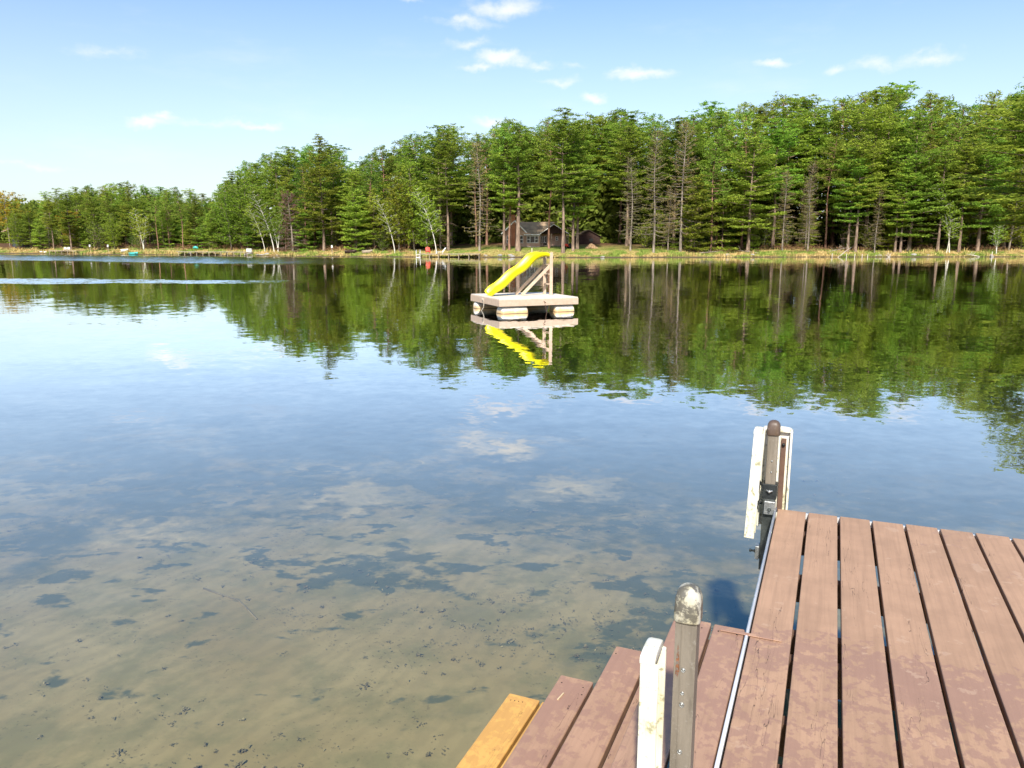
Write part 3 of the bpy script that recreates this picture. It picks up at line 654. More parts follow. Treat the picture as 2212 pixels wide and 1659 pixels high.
def red_pine(key, seed, H=18, c0=.52, Rm=2.9, bk=K_red):
    g = np.random.default_rng(seed); root = thing('red_pine_tree', 'x', 'tree'); ln = trunk_line(H, g, 0, .2)
    mb = MB(); mb.tube([(ln[0][0], ln[0][1], -.4)] + ln, [.24, .2] + [.17 * (1 - .85 * (i / 8)) for i in range(1, 9)], 8)
    C, Rd = [], []; z = c0 * H; z0 = z; ang = 0
    while z < H - .2:
        tt = (z - z0) / (H - z0)
        for b in range(g.integers(3, 5)):
            ang += 2.4 + g.normal() * .4
            L = Rm * (math.sin(math.pi * min(1, tt * .8 + .22)) ** .7) * g.uniform(.45, 1.1) + .25; p0 = at(ln, z); up = -.1 + .7 * tt
            dr = np.array([math.cos(ang), math.sin(ang), up + g.normal() * .12]); mb.tube([tuple(p0), tuple(p0 + dr * L * .55), tuple(p0 + dr * L)], [.04, .025, .012], 4, cap=False)
            for q in ((1, .7, .45) if L > 1.2 else (1,)):
                C.append(p0 + dr * L * q + g.normal(size=3) * .2 + np.array([0, 0, .12])); Rd.append(g.uniform(.30, .52))
        z += g.uniform(.4, .7)
    for b in range(14):
        zz = g.uniform(.2, c0 + .05) * H; a = g.random() * 6.28; L = g.uniform(.5, 1.8); p0 = at(ln, zz); dr = np.array([math.cos(a), math.sin(a), g.uniform(-.4, .1)])
        mb.tube([tuple(p0), tuple(p0 + dr * L)], [.025, .007], 3, cap=False)
    C.append(at(ln, H)); Rd.append(.4)
    mb.build('trunk', bk, root); V, Fq = tufts(C, np.array(Rd), 34, .22, 1.0, .3, g, .36); crown_obj(V, Fq, F_red, root)
    protos.setdefault(key, []).append((root, H)); return root
def larch(key, seed, H=17, fm=F_larch, bk=K_grey, buds=5, Rm=2.6, name='bare_larch_tree', c0=.16, twig=9):
    g = np.random.default_rng(seed); root = thing(name, 'x', 'tree'); ln = trunk_line(H, g, 0, .15)
    mb = MB(); mb.tube([(ln[0][0], ln[0][1], -.4)] + ln, [.26, .21] + [.18 * (1 - .9 * (i / 8)) for i in range(1, 9)], 8)
    C = []; z = c0 * H; ang = 0
    while z < H - .3:
        tt = (z / H - c0) / (1 - c0)
        for b in range(3):
            ang += 2.4 + g.normal() * .4; L = Rm * (1 - tt) ** .55 * g.uniform(.5, 1.1) + .3; p0 = at(ln, z); e = -.35 + 1.3 * tt ** 2 + g.normal() * .1; cv = .25
            dr = np.array([math.cos(ang), math.sin(ang), 0]); f_ = lambda q: p0 + dr * L * q + np.array([0, 0, L * (e * q + cv * q * q)])
            mb.tube([tuple(f_(q)) for q in (0, .4, .75, 1)], [.035, .026, .015, .006], 4, cap=False)
            for _ in range(twig):
                q = g.uniform(.25, 1); b0 = f_(q); tw_ = np.array([g.normal() * .28, g.normal() * .28, g.normal() * .14 - .08]) + dr * .15
                mb.tube([tuple(b0), tuple(b0 + tw_)], [.010, .005], 3, cap=False)
                if buds: C.append(b0 + tw_ * .7)
        z += g.uniform(.35, .55)
    mb.build('trunk', bk, root)
    V, Fq = tufts(C, np.full(len(C), .2), buds, .12, .6, .2, g); crown_obj(V, Fq, fm, root)
    protos.setdefault(key, []).append((root, H)); return root
def leafy(key, seed, H=11, fm=F_birch, bk=K_birch, c0=.3, Rm=2.4, lean=.18, name='birch_tree', clump=9, ncl=2.2, stems=1, r0=.10, size=.20):
    g = np.random.default_rng(seed); root = thing(name, 'x', 'tree'); mb = MB(); C, Rd = [], []
    for s__ in range(stems):
        Hs = H * (1 - .18 * s__); ph = g.random() * 6; ln0 = trunk_line(Hs, g, 0, .12); sg_ = (-1) ** s__
        ln = [(x_ + sg_ * lean * z_ * (z_ / Hs) ** .4, y_ + .05 * z_, z_) for x_, y_, z_ in ln0]
        mb.tube([(ln[0][0], ln[0][1], -.3)] + ln, [r0 * 1.3, r0 * 1.1] + [r0 * (1 - .88 * (i / 8)) for i in range(1, 9)], 7)
        z = c0 * Hs; ang = g.random() * 6
        while z < Hs:
            tt = (z / Hs - c0) / (1 - c0); 
            for b in range(2):
                ang += 2.4; L = Rm * (math.sin(math.pi * min(.97, tt * .75 + .22))) * g.uniform(.5, 1.1) + .2; p0 = at(ln, z); up = g.uniform(.35, .9)
                dr = np.array([math.cos(ang), math.sin(ang), up]); mb.tube([tuple(p0), tuple(p0 + dr * L * .6), tuple(p0 + dr * L + np.array([0, 0, -.1 * L]))], [.028, .016, .006], 4, cap=False)
                for q in np.linspace(.3, 1, max(2, int(L * ncl))): C.append(p0 + dr * L * q + g.normal(size=3) * .3); Rd.append(g.uniform(.3, .6))
            z += g.uniform(.3, .5)
    mb.build('trunk', bk, root); V, Fq = tufts(C, np.array(Rd), clump, size, .8, .4, g, .7); crown_obj(V, Fq, fm, root)
    protos.setdefault(key, []).append((root, H)); return root
for i, (c0, rm, gp) in enumerate(((.30, 4.3, .15), (.20, 4.8, .2), (.40, 4.2, .18), (.12, 4.4, .12), (.34, 3.6, .26))): white_pine('pine', 30 + i, 18, c0, rm, gap=gp)
for i, c0 in enumerate((.50, .60, .42)): red_pine('red', 60 + i, 18, c0)
for i in range(2): larch('larch', 80 + i)
larch('brown', 90, 9, F_brown, K_grey, 9, 2.4, 'dead_brown_conifer', .03, 14)
leafy('birch', 100, 11, lean=.30); leafy('birch', 101, 10, lean=.15, stems=2)
leafy('leafy', 103, 12, K_grey and F_birch, K_grey, .12, 3.2, .05, 'leafing_tree', 11, 2.4, 2, .12)
leafy('bush', 105, 4, F_bush, K_grey, .05, 1.7, .08, 'understory_bush', 10, 2.4, 3, .035, .16)
leafy('bush', 106, 5, F_bush, K_grey, .10, 1.5, .05, 'understory_bush', 8, 2.4, 2, .04, .16)
leafy('orange', 107, 11, F_orange, K_grey, .35, 4.2, .03, 'golden_leaf_tree', 12, 2.6, 1, .14)
white_pine('lowpine', 120, 9, .04, 3.0, dens=1.1, r0=.10, dead=4, gap=.1)
white_pine('lowpine', 121, 7, .02, 2.4, dens=1.1, r0=.08, dead=4, gap=.1)
white_pine('bigpine', 130, 20, .36, 4.6, dens=.95, r0=.42, dead=16, gap=.2, clump=15)

# ------------------------------------------------------------------ placing trees
SKY = [(-200, 430), (0, 415), (60, 418), (100, 405), (150, 410), (180, 402), (250, 397), (320, 408), (380, 410), (415, 410), (450, 428), (480, 398), (515, 362), (560, 345), (600, 333), (640, 325), (700, 317), (740, 325), (780, 345),
       (820, 322), (850, 312), (880, 298), (920, 288), (980, 278), (1040, 290), (1070, 285), (1110, 270), (1145, 272), (1168, 298), (1195, 270), (1220, 258), (1290, 252), (1400, 252), (1440, 257), (1480, 262), (1530, 242), (1580, 240),
       (1640, 227), (1700, 217), (1760, 207), (1800, 215), (1850, 208), (1890, 192), (1920, 184), (1960, 194), (2000, 210), (2050, 222), (2100, 226), (2150, 215), (2212, 205), (2500, 200)]
SKx, SKy = zip(*SKY)
def px_of(x, y, z):
    z = z - CAMH; d = y * math.cos(PITCH) - z * math.sin(PITCH); return 1106 + 1661.2 * x / d
def sky_height(x, y):   # height a tree at (x, y) needs to reach the tree line seen from the dock
    D = math.hypot(x, y); z = 12.
    for _ in range(3):
        X = px_of(x, y, z); d = px_dir(X, np.interp(X, SKx, SKy)); z = CAMH + D * d.z / math.hypot(d.x, d.y)
    return z - gz(x, y)
def on_shore(px, off):  # world point on the far bank seen at column px, off metres inland
    d = px_dir(px, 530); d = np.array([d.x, d.y]) / math.hypot(d.x, d.y)
    rr = np.arange(60, 260, .5); s = sdist(d[0] * rr, d[1] * rr); k = np.argmax(s > off); return d * rr[k]
counts = {}
used = set()
def plant(key, x, y, Ht, label, group=None, rz=None, var=None, tilt=(0, 0), squash=1):
    L = protos[key]; root, H = L[var if var is not None else rng.randrange(len(L))]
    sc = Ht / H; s3 = (sc * squash, sc * squash, sc); z = gz(x, y) - .05; rz = rng.uniform(0, 6.28) if rz is None else rz
    if root.name not in used:
        used.add(root.name); root.location = (x, y, z); root.rotation_euler = (tilt[0], tilt[1], rz); root.scale = s3; root['label'] = label
        if group: root['group'] = group
        return root
    r = dup(root, (x, y, z), rz, s3, label, group, tilt)
    if not group and 'group' in r: del r['group']
    return r
spots = []
def clear(x, y, r):
    for a, b in spots:
        if (a - x) ** 2 + (b - y) ** 2 < r * r: return False
    spots.append((x, y)); return True
LM = [(5, 'the left-edge golden tree'), (62, 'the blue-grey cabin'), (145, 'the two white chairs'), (287, 'the teal rowing boat'), (345, 'the forked far-left birch'), (422, 'the teal propped boat'), (500, 'the bright point tree'), (560, 'the pale point birches'), (632, 'the brown dead conifer'),
      (717, 'the thin birdhouse post'), (757, 'the dark bank boat'), (853, 'the leaning birch'), (924, 'the red chair'), (1000, 'the wide pale trunk'), (1118, 'the chimney pine'), (1190, 'the house porch'), (1230, 'the red tractor'), (1278, 'the firewood stack'), (1362, 'the drooping bare larch'), (1440, 'the two tall larches'),
      (1530, 'the low dense pines'), (1690, 'the small bare tree'), (1745, 'the bare grey tree'), (1825, 'the bleached fallen trunk'), (1895, 'the low bare tree'), (1946, 'the twin trunks'), (2050, 'the crossing birches'), (2112, 'the thick right-hand pine'), (2180, 'the right edge tree')]
seen_lab = {}
def where(px, kind):
    P, nm = min(LM, key=lambda q: abs(q[0] - px)); return ('left of ' if px < P - 22 else 'just left of ' if px < P - 4 else 'right of ' if px > P + 22 else 'just right of ' if px > P + 4 else 'in line with ') + nm
HX0, HX1, HY0, HY1 = -3.5, 15.5, 109, 124      # keep the house plot free
named = [
 ('bigpine', 1119, 4.0, None, 'thickest pine trunk standing right in front of the house chimney', 1),
 ('pine', 1089, 4.5, 15.5, 'slim pine nearest the left end of the brick house', 4), ('red', 1100, 5.0, 16, 'thin straight trunk between the slim pine and the thickest pine by the house', 1),
 ('pine', 1216, 3.0, 17.5, 'pale-trunked pine on the lawn right of the house porch', 2), ('pine', 1238, 5.0, 15, 'pine just right of the pale-trunked lawn pine', 0),
 ('red', 1186, 8.5, 17, 'reddish trunk standing before the house porch', 0), ('pine', 1247, 7.0, 16, 'pine beside the red machine right of the house', 4),
 ('larch', 1412, 2.6, 15.5, 'tall bare larch, left one of the two brown ones right of the house', 0), ('larch', 1470, 3.0, 16.5, 'tall bare larch, right one of the two brown ones right of the house', 1),
 ('larch', 1362, 4.0, 12.0, 'shorter bare larch with drooping dead lower branches', 1), ('brown', 632, 3.4, 8.2, 'brown needled dead conifer left of the red chair', 0),
 ('pine', 968, 4.5, 15, 'pine with a wide pale trunk behind the far bench dock', 2), ('larch', 1036, 3.5, 14, 'leaning bare tree left of the slim house pine', 1),
 ('pine', 700, 3.8, 15.5, 'layered pine right of the brown dead conifer', 1), ('lowpine', 770, 3.0, 8, 'low dense pine by the fallen log', 0),
 ('lowpine', 1500, 3.2, 9.5, 'low dense pine right beside the tallest bare larch', 0), ('lowpine', 1560, 5, 9.5, 'low dense pine second right of the bare larches', 1),
 ('pine', 1848, 2.6, 15, 'pine with a pale straight double trunk on the right shore', 2), ('pine', 1832, 3.2, 13.5, 'left partner of the pale double trunk on the right shore', 0),
 ('pine', 1946, 2.5, 12.5, 'pine at the right shore edge beside its twin trunk', 4), ('pine', 1934, 2.8, 11.5, 'shorter twin trunk at the right shore edge', 0),
 ('pine', 2072, 2.8, 14.5, 'straight grey-trunked pine right of the leaning birches', 2), ('pine', 2112, 3.5, 17, 'thick pine near the right end of the shore', 1),
 ('leafy', 500, 4.0, 9.5, 'bright yellow-green tree at the point of the left shore', 0), ('leafy', 535, 4.5, 10.5, 'taller yellow-green tree right of the one at the point', 0), ('leafy', 862, 4.0, 10, 'olive leafing tree behind the leaning pale birch', 0),
 ('leafy', 895, 5.0, 11, 'leafing tree left of the red chair birch', 0), ('leafy', 2180, 4.5, 12, 'dark leafing tree at the right edge', 0),
 ('orange', 22, 5.5, 9.5, 'golden orange tree at the far left edge', 0), ('orange', 155, 6.0, 6.0, 'small golden tree right of the blue-grey cabin', 0),
 ('lowpine', 88, 3.0, 5.0, 'young pine half hiding the blue-grey cabin', 0), ('leafy', 42, 3.4, 6.0, 'leafing tree left of the blue-grey cabin', 0),
 ('larch', 1745, 3.5, 11.5, 'bare grey tree among the pines of the right shore', 0), ('larch', 1690, 3.8, 10.5, 'small bare tree left of the pale double trunk', 1), ('larch', 1890, 3.2, 8.5, 'low bare tree behind the twin trunks', 0),
]
for key, px, off, Ht, lab, var in named:
    x, y = on_shore(px, off); spots.append((x, y)); Ht = Ht or sky_height(x, y) * .99
    plant(key, x, y, Ht, lab, None, var=var % len(protos[key]))
# leaning birches: (foot column, lean direction, height, variant)
def birch(px, off, Ht, rz, lab, var, tl=(0, 0)):
    x, y = on_shore(px, off); plant('birch', x, y, Ht, lab, None, rz, var, tl)
birch(943, 2.0, 8.5, R(180), 'leaning pale birch rising behind the white chair', 0); birch(853, 2.2, 7.6, R(178), 'leaning pale birch left of the red chair', 0)
birch(592, 2.4, 8.6, R(182), 'pale birch leaning left at the dock point', 0); birch(572, 2.6, 6.5, R(178), 'second pale birch leaning left at the dock point', 0); birch(600, 2.8, 6, R(10), 'forked birch beside the brown dead conifer', 1)
birch(2052, 2.2, 9.0, R(180), 'white leaning birch on the right shore', 0, (0, 0)); birch(2046, 2.0, 6.2, R(175), 'shorter white birch crossing the taller leaning one', 0, (0, R(-14)))
birch(2154, 1.4, 4.2, R(20), 'thin white sapling at the water near the right edge', 1); birch(310, 3.0, 6.4, R(185), 'forked white birch on the far left shore', 1)
# corner pine on the nearer point beyond the right edge
for (x, y, H_, lab) in ((46.6, 66.6, 18.2, 'dark nearer pine reaching in at the right edge'), (54, 71.5, 15.5, 'pine behind the nearer one at the right edge'), (56, 75, 17, 'pine on the near point at the right edge')):
    plant('pine', x, y, H_, lab, None, R(180), 1, squash=1.75 if x < 53 else 1)
# rows of the forest
rows = [(4.5, 4.6, .62, .95), (8.0, 4.2, .72, 1.0), (12.5, 4.4, .86, 1.02), (18, 4.4, .95, 1.03), (24.5, 4.8, .98, 1.05)]
nt = 0
for ri, (off, step, h0, h1) in enumerate(rows):
    Xr = -92.0
    while Xr < 78:
        Xr += step * rng.uniform(.75, 1.25)
        yb = np.interp(Xr, SH[:16, 0], SH[:16, 1]); ox = -.38 if Xr < -20 else 0
        x = Xr + ox * off * -1 * .3; y = yb + off * (1.08 if Xr < -20 else 1) + rng.uniform(-1.3, 1.3)
        if HX0 < x < HX1 and (HY0 < y < HY1 or y < HY0 and ri < 2): continue
        if lawnmask(x, y) > .35 and ri < 2: continue
        if not clear(x, y, 1.9): continue
        px = px_of(x, y, 8)
        if px < -60 or px > 2270: continue
        if px > 2090 and ri == 0: continue
        Hs = sky_height(x, y); Ht = Hs * rng.uniform(h0, h1)
        if px < 450: Ht = Hs * rng.uniform(max(h0, .8), h1)
        q = rng.random()
        if ri >= 3: key = 'red' if q < .62 else 'pine'
        elif ri == 0: key = 'pine' if q < .68 else 'larch' if q < .76 else 'red' if q < .93 else 'leafy'
        else: key = 'pine' if q < .66 else 'red' if q < .92 else 'larch'
        if key in ('larch', 'leafy'): Ht *= .62
        var = None
        if ri == 0 and 930 < px < 1300: var = 2 if key == 'pine' else None
        kind = {'pine': 'layered pine', 'red': 'tufted slender pine', 'larch': 'bare brownish larch', 'leafy': 'leafing tree'}[key]
        row = ('at the wood front', 'in the second row', 'inside the wood', 'in the back row', 'in the hindmost row')[ri]
        rel = Ht / Hs; size = 'tall' if rel > (h0 + h1) / 2 else 'lower'
        plant(key, x, y, Ht, f'{size} {kind} {row}, {where(px, kind)}', f'{kind}s {row}', var=var, squash=1.3 if ri >= 3 else 1.05); nt += 1
for k, X_ in enumerate(np.arange(-2.5, 17, 2.1)):
    for j, Y_ in enumerate((127.0, 130.5)):
        x, y = X_ + rng.uniform(-.5, .5) + j, Y_ + rng.uniform(-.8, .8); key = 'pine' if (k + j) % 2 else 'red'; px = px_of(x, y, 8)
        plant(key, x, y, sky_height(x, y) * rng.uniform(.93, 1.04), f"{'tufted' if key == 'red' else 'layered'} pine {'close' if j == 0 else 'farther'} behind the house, {where(px, 0)}", 'pines behind the house', squash=1.25)
# understory: small evergreens and bushes
nb = 0; Xr = -88
while Xr < 70:
    Xr += rng.uniform(1.1, 2.9); yb = np.interp(Xr, SH[:16, 0], SH[:16, 1]); off = rng.uniform(3.6, 12); x = Xr; y = yb + off
    if HX0 - 5 < x < HX1 + 2 or not clear(x, y, .9): continue
    px = px_of(x, y, 2)
    if px < -40 or px > 2260: continue
    if rng.random() < .5: plant('bush', x, y, rng.uniform(2.2, 4.6), f'low leafy bush under the trees {where(px, 0)}', 'leafy bushes under the trees')
    else: plant('lowpine', x, y, rng.uniform(3, 6.5), f'small young pine under the trees {where(px, 0)}', 'young pines under the trees')
    nb += 1
print('trees', nt, nb)
# the wood that goes on behind: reads as one dark mass between the trunks
C = []; Rd = []
for k in range(12000):
    X = rng.uniform(-118, 100); yb = np.interp(X, SH[:16, 0], SH[:16, 1]); o_ = rng.uniform(21, 34); wy = yb + o_
    H_ = sky_height(X, wy) * (.80 + .07 * math.sin(X * .9) + .06 * math.sin(X * .37 + 2)); zz = rng.random() ** .8 * H_
    if zz > .55 * H_ and rng.random() < .25: continue
    if k % 3 == 0: zz = rng.random() * 4.5
    if HX0 - 1 < X < HX1 + 2 and wy < HY1 + 2: continue
    C.append((X, wy, 1.2 + zz)); Rd.append(rng.uniform(.7, 1.5))
for k in range(3500):
    X = rng.uniform(-8, 45); C.append((X, np.interp(X, SH[:16, 0], SH[:16, 1]) + rng.uniform(25, 30), 1 + rng.random() * 10)); Rd.append(rng.uniform(.7, 1.4))
V, Fq = tufts(C, np.array(Rd), 9, .75, .7, .3, nr, .7); fw = crown_obj(V, Fq, foliage('distant_foliage', (.10, .20, .040), (.27, .40, .065)), None, 'far_wood'); tag(fw, kind='stuff', label='dense dark wood going on behind the trees', cat='wood')
for k_, lst in protos.items():
    for root, H in lst:
        if root.name not in used:
            for ch in list(root.children): bpy.data.objects.remove(ch)
            bpy.data.objects.remove(root)

# ------------------------------------------------------------------ bank grass
g = nr; N = 26000
X = g.uniform(-92, 72, N); off = g.exponential(1.9, N) + .05; Yb = np.interp(X, SH[:16, 0], SH[:16, 1]); Y = Yb + off
s = sdist(X, Y); keep = (s > .05); X, Y, s = X[keep], Y[keep], s[keep]; Z = height(X, Y, s); n = len(X)
hh = g.uniform(.08, .30, n) * np.clip(1.2 - s / 14, .3, 1); hh *= .45 + 1.5 * np.clip(np.sin(X * 1.3 + np.sin(X * .41) * 3) * np.cos(Y * 1.1 + X * .3) + g.normal(0, .25, n), 0, 1.2); hh *= np.where(lawnmask(X, Y) > .3, .45, 1); wd = g.uniform(.03, .07, n); a = g.uniform(0, 6.28, n)
V = np.zeros((n, 4, 3)); dx, dy = np.cos(a) * wd, np.sin(a) * wd; lx, ly = g.normal(0, .10, n), g.normal(0, .10, n)
for j, (sx, hz, lk) in enumerate(((-1, -.03, 0), (1, -.03, 0), (.35, 1, 1), (-.35, 1, 1))):
    V[:, j, 0] = X + dx * sx + lx * lk; V[:, j, 1] = Y + dy * sx + ly * lk; V[:, j, 2] = Z + np.where(hz > 0, hh, -.03)
m_, t = mat('bank_grass'); gg = t.n('ShaderNodeNewGeometry'); v = gg.outputs['Position']; nn = t.noise(v, .35, 5, .6)
dryc = t.mix(gg.outputs['Random Per Island'], (.36, .25, .08), (.58, .44, .19)); grc = t.mix(gg.outputs['Random Per Island'], (.12, .19, .03), (.28, .34, .07))
t.out(t.pbr(t.mix(t.ramp(nn, .44, .58), dryc, grc), .9, spec=.1))
tag(crown_obj(V.reshape(-1, 3), np.arange(n * 4).reshape(-1, 4), m_, None, 'bank_grass'), label='dry golden and green grass along the far bank', cat='grass', kind='stuff')

N = 5200; X = g.uniform(-90, 70, N); off = g.uniform(2.6, 11, N); Yb = np.interp(X, SH[:16, 0], SH[:16, 1]); Y = Yb + off
ok = (sdist(X, Y) > 2) & (lawnmask(X, Y) < .05) & (np.sin(X * .7) + np.sin(X * .23 + Y * .4) + g.normal(0, .8, N) > .1); X, Y = X[ok], Y[ok]; Z = height(X, Y)
V, Fq = tufts(np.stack([X, Y, Z + g.uniform(.05, .5, len(X))], 1), g.uniform(.2, .5, len(X)), 9, .20, .8, .0, g, .22)
tag(crown_obj(V, Fq, foliage('brown_brush', (.10, .06, .035), (.26, .15, .075), .1), None, 'undergrowth'), label='low brown brush along the foot of the trees', cat='undergrowth', kind='stuff')

# ------------------------------------------------------------------ brick chimney house
def wall_mat(name, a, b, c2=None):
    m, t = mat(name); v = t.obj(); n = t.noise(v, 1.2, 4); w_ = t.noise(t.mapped(v, (.6, .6, 14)), 1, 2)
    c = t.mix(t.ramp(n, .35, .65), a, b); c = t.mix(t.ramp(w_, .5, .6, 0, .25), c, tuple(x * .6 for x in a)); t.out(t.pbr(c, .85, spec=.15)); return m
M_wall = wall_mat('brown_siding', (.40, .235, .165), (.52, .35, .26)); M_roof = wall_mat('brown_shingles', (.34, .235, .15), (.52, .37, .22)); M_brick = wall_mat('red_chimney_brick', (.40, .15, .08), (.48, .20, .11))
M_white = simple('white_trim', (.82, .80, .76), .5, .05); M_glass = simple('dark_window_glass', (.02, .022, .025), .08, .1); M_darkwall = wall_mat('dark_siding', (.04, .024, .02), (.06, .034, .028)); M_porch = simple('grey_porch_wood', (.28, .22, .17), .8)
M_stone = simple('pale_foundation', (.50, .46, .38), .9)
HYD = 111.5; HXp = (1926 - 1920) / F * HYD * 1.02
hz = gz(3, HYD) ; K = .0061
house = thing('house', 'brown house with red brick chimney and white window trim behind the lawn pines', 'house', (HXp, HYD, hz - .1), R(-1))
def hp(zx, zy): return ((zx - 480) * K, (1085 - zy) * K + .1)
def gable(mb, u0, u1, y0, y1, ze, zp, base=-.6):
    um = (u0 + u1) / 2; V_ = [(u0, y0, base), (u1, y0, base), (u1, y0, ze), (um, y0, zp), (u0, y0, ze)]; V_ += [(a, y1, c) for a, _, c in V_]
    mb.add(V_, [(0, 1, 2, 3, 4), (9, 8, 7, 6, 5), (0, 5, 6, 1), (1, 6, 7, 2), (4, 9, 5, 0), (2, 7, 8, 3), (3, 8, 9, 4)])
mb = MB(); gable(mb, -1.28, 1.62, 0, 7, 2.15, 3.72); mb.build('wall', M_wall, house)
mb = MB(); mb.box(1.63, .12, -.6, 3.75, 6, 1.95); mb.box(3.76, 2.2, -.6, 7.6, 6, 2.0); mb.build('wall', M_wall, house)
mb = MB(); mb.box(1.66, .05, -.6, 3.72, .115, .22); mb.box(-1.25, -.06, -.6, -.5, -.003, .15); mb.build('foundation', M_stone, house)
def roofslab(mb, pts, th=.09):
    V_ = [tuple(p) for p in pts] + [(p[0], p[1], p[2] - th) for p in pts]; mb.add(V_, [(0, 1, 2, 3), (7, 6, 5, 4), (0, 4, 5, 1), (1, 5, 6, 2), (2, 6, 7, 3), (3, 7, 4, 0)])
mb = MB()
roofslab(mb, [(-1.72, -.45, 2.04), (.17, -.45, 3.86), (.17, 7.3, 3.86), (-1.72, 7.3, 2.04)]); roofslab(mb, [(.175, -.45, 3.86), (1.86, -.45, 2.16), (1.86, 7.3, 2.16), (.175, 7.3, 3.86)])
roofslab(mb, [(1.30, -.25, 1.92), (3.78, -.25, 1.92), (5.9, 3.2, 3.72), (.5, 3.2, 3.72)]); roofslab(mb, [(.5, 3.21, 3.72), (5.9, 3.21, 3.72), (5.9, 6.5, 2.0), (.5, 6.5, 2.0)])
roofslab(mb, [(3.66, -.30, 1.98), (5.68, -.30, 3.38), (5.68, 6.4, 3.38), (3.66, 6.4, 1.98)]); roofslab(mb, [(5.685, -.30, 3.38), (7.85, -.30, 2.05), (7.85, 6.4, 2.05), (5.685, 6.4, 3.38)])
rf = mb.build('roof', M_roof, house)
mb = MB(); mb.box(-.34, -.42, -.6, .24, -.005, 4.55); mb.box(-.38, -.46, 4.55, .28, .03, 4.63); mb.build('chimney', M_brick, house)
mb = MB(); mb.bar((-1.74, -.47, 1.97), (.17, -.47, 3.80), .16, .03, up=(0, 1, 0)); mb.bar((.18, -.47, 3.80), (1.88, -.47, 2.09), .16, .03, up=(0, 1, 0)); mb.box(1.45, -.29, 1.78, 3.75, -.255, 1.92)
mb.bar((3.64, -.32, 1.90), (5.67, -.32, 3.31), .07, .03, up=(0, 1, 0)); mb.bar((5.69, -.32, 3.31), (7.86, -.32, 1.98), .07, .03, up=(0, 1, 0)); mb.build('fascia', M_white, house)
mb = MB(); mb.add([(3.86, .6, 1.98), (5.68, .6, 3.28), (7.6, .6, 2.04)], [(0, 1, 2)]); mb.add([(3.86, .64, 1.98), (5.68, .64, 3.28), (7.6, .64, 2.04)], [(2, 1, 0)]); mb.build('gable_panel', M_darkwall, house)
mb = MB(); mb.add([(4.85, 2.4, 2.75), (5.1, 2.4, 2.75), (5.0, 2.4, 3.2)], [(0, 1, 2)]); mb.box(4.85, -.05, 2.9, 5.06, .05, 3.2); mb.tube([(5.0, 0, 3.2), (5.0, 0, 3.5)], .03, 6); mb.build('roof_vent', M_white, rf)
def window(u0, u1, z0, z1, y, cols=1, rws=2, name='window', mid=None):
    mb = MB(); b_ = .06; mb.box(u0, y - .05, z0, u0 + b_, y - .003, z1); mb.box(u1 - b_, y - .05, z0, u1, y - .003, z1); mb.box(u0 + b_, y - .05, z0, u1 - b_, y - .003, z0 + b_); mb.box(u0 + b_, y - .05, z1 - b_, u1 - b_, y - .003, z1)
    if mid:
        for q in mid: mb.box(q - .035, y - .047, z0 + b_, q + .035, y - .004, z1 - b_)
        for a, b2 in ((u0 + b_, mid[0] - .035), (mid[1] + .035, u1 - b_)): zc = (z0 + z1) / 2; mb.box(a, y - .044, zc - .025, b2, y - .005, zc + .025)
    else:
        for r_ in range(1, rws): zc = z0 + (z1 - z0) * r_ / rws; mb.box(u0 + b_, y - .044, zc - .03, u1 - b_, y - .005, zc + .03)
        for r_ in range(1, cols): uc = u0 + (u1 - u0) * r_ / cols; mb.box(uc - .03, y - .047, z0 + b_, uc + .03, y - .004, z1 - b_)
    o = mb.build(name, M_white, house); mb = MB(); mb.box(u0 + .02, y - .02, z0 + .02, u1 - .02, y - .0025, z1 - .02); mb.build('pane', M_glass, o)
window(-.98, -.48, .68, 1.72, 0); window(.86, 1.36, .68, 1.74, 0); window(1.86, 3.52, .72, 1.70, .12, mid=(2.34, 3.02)); window(3.85, 4.75, .75, 1.68, 2.2, 3, 1); window(6.05, 6.40, 1.05, 1.65, 2.2)
mb = MB(); mb.box(4.3, 2.15, .35, 4.34, 2.198, 1.7); mb.box(4.72, 2.14, .35, 4.78, 2.198, 1.7); mb.box(4.341, 2.17, .36, 4.719, 2.196, 1.69); mb.build('door', M_glass, house)
mb = MB(); mb.box(3.78, .3, .25, 7.9, 2.19, .36); [mb.box(q, .3, -.5, q + .09, .39, .248) for q in (3.8, 5.2, 6.4, 7.8)]; mb.build('porch_floor', M_porch, house)
mb = MB(); [mb.box(4.15, -.45 + k * .25, -.4, 4.75, -.22 + k * .25, -.22 + k * .15) for k in range(3)]; mb.build('porch_steps', M_porch, house)
mb = MB()
for u0, u1 in ((3.8, 4.1), (4.85, 5.3), (6.0, 7.85)):
    mb.box(u0, .3, 1.0, u1, .36, 1.06); q = u0
    while q <= u1 - .03: mb.box(q, .31, .362, q + .04, .35, .998); q += .14
mb.bar((4.12, -.4, .45), (4.12, .3, 1.02), .05, .07); mb.bar((4.80, -.4, .45), (4.80, .3, 1.02), .05, .07); [mb.box(q, .22, .362, q + .09, .31, 1.98) for q in (3.83, 5.35, 7.7)]
mb.build('porch_railing', M_porch, house)
shed = thing('shed', 'dark low outbuilding behind the trunks right of the house', 'shed', (HXp + 9.6, HYD + 7, hz), R(4)); shed.scale = (.85,) * 3
mb = MB(); gable(mb, 0, 4.2, 0, 4, 1.9, 2.9, -.5); mb.build('wall', M_darkwall, shed)
M_sroof = wall_mat('dark_shingles', (.06, .045, .03), (.10, .07, .05)); mb = MB(); roofslab(mb, [(-.3, -.3, 1.78), (2.1, -.3, 3.02), (2.1, 4.3, 3.02), (-.3, 4.3, 1.78)]); roofslab(mb, [(2.105, -.3, 3.02), (4.5, -.3, 1.78), (4.5, 4.3, 1.78), (2.105, 4.3, 3.02)]); mb.build('roof', M_sroof, shed)
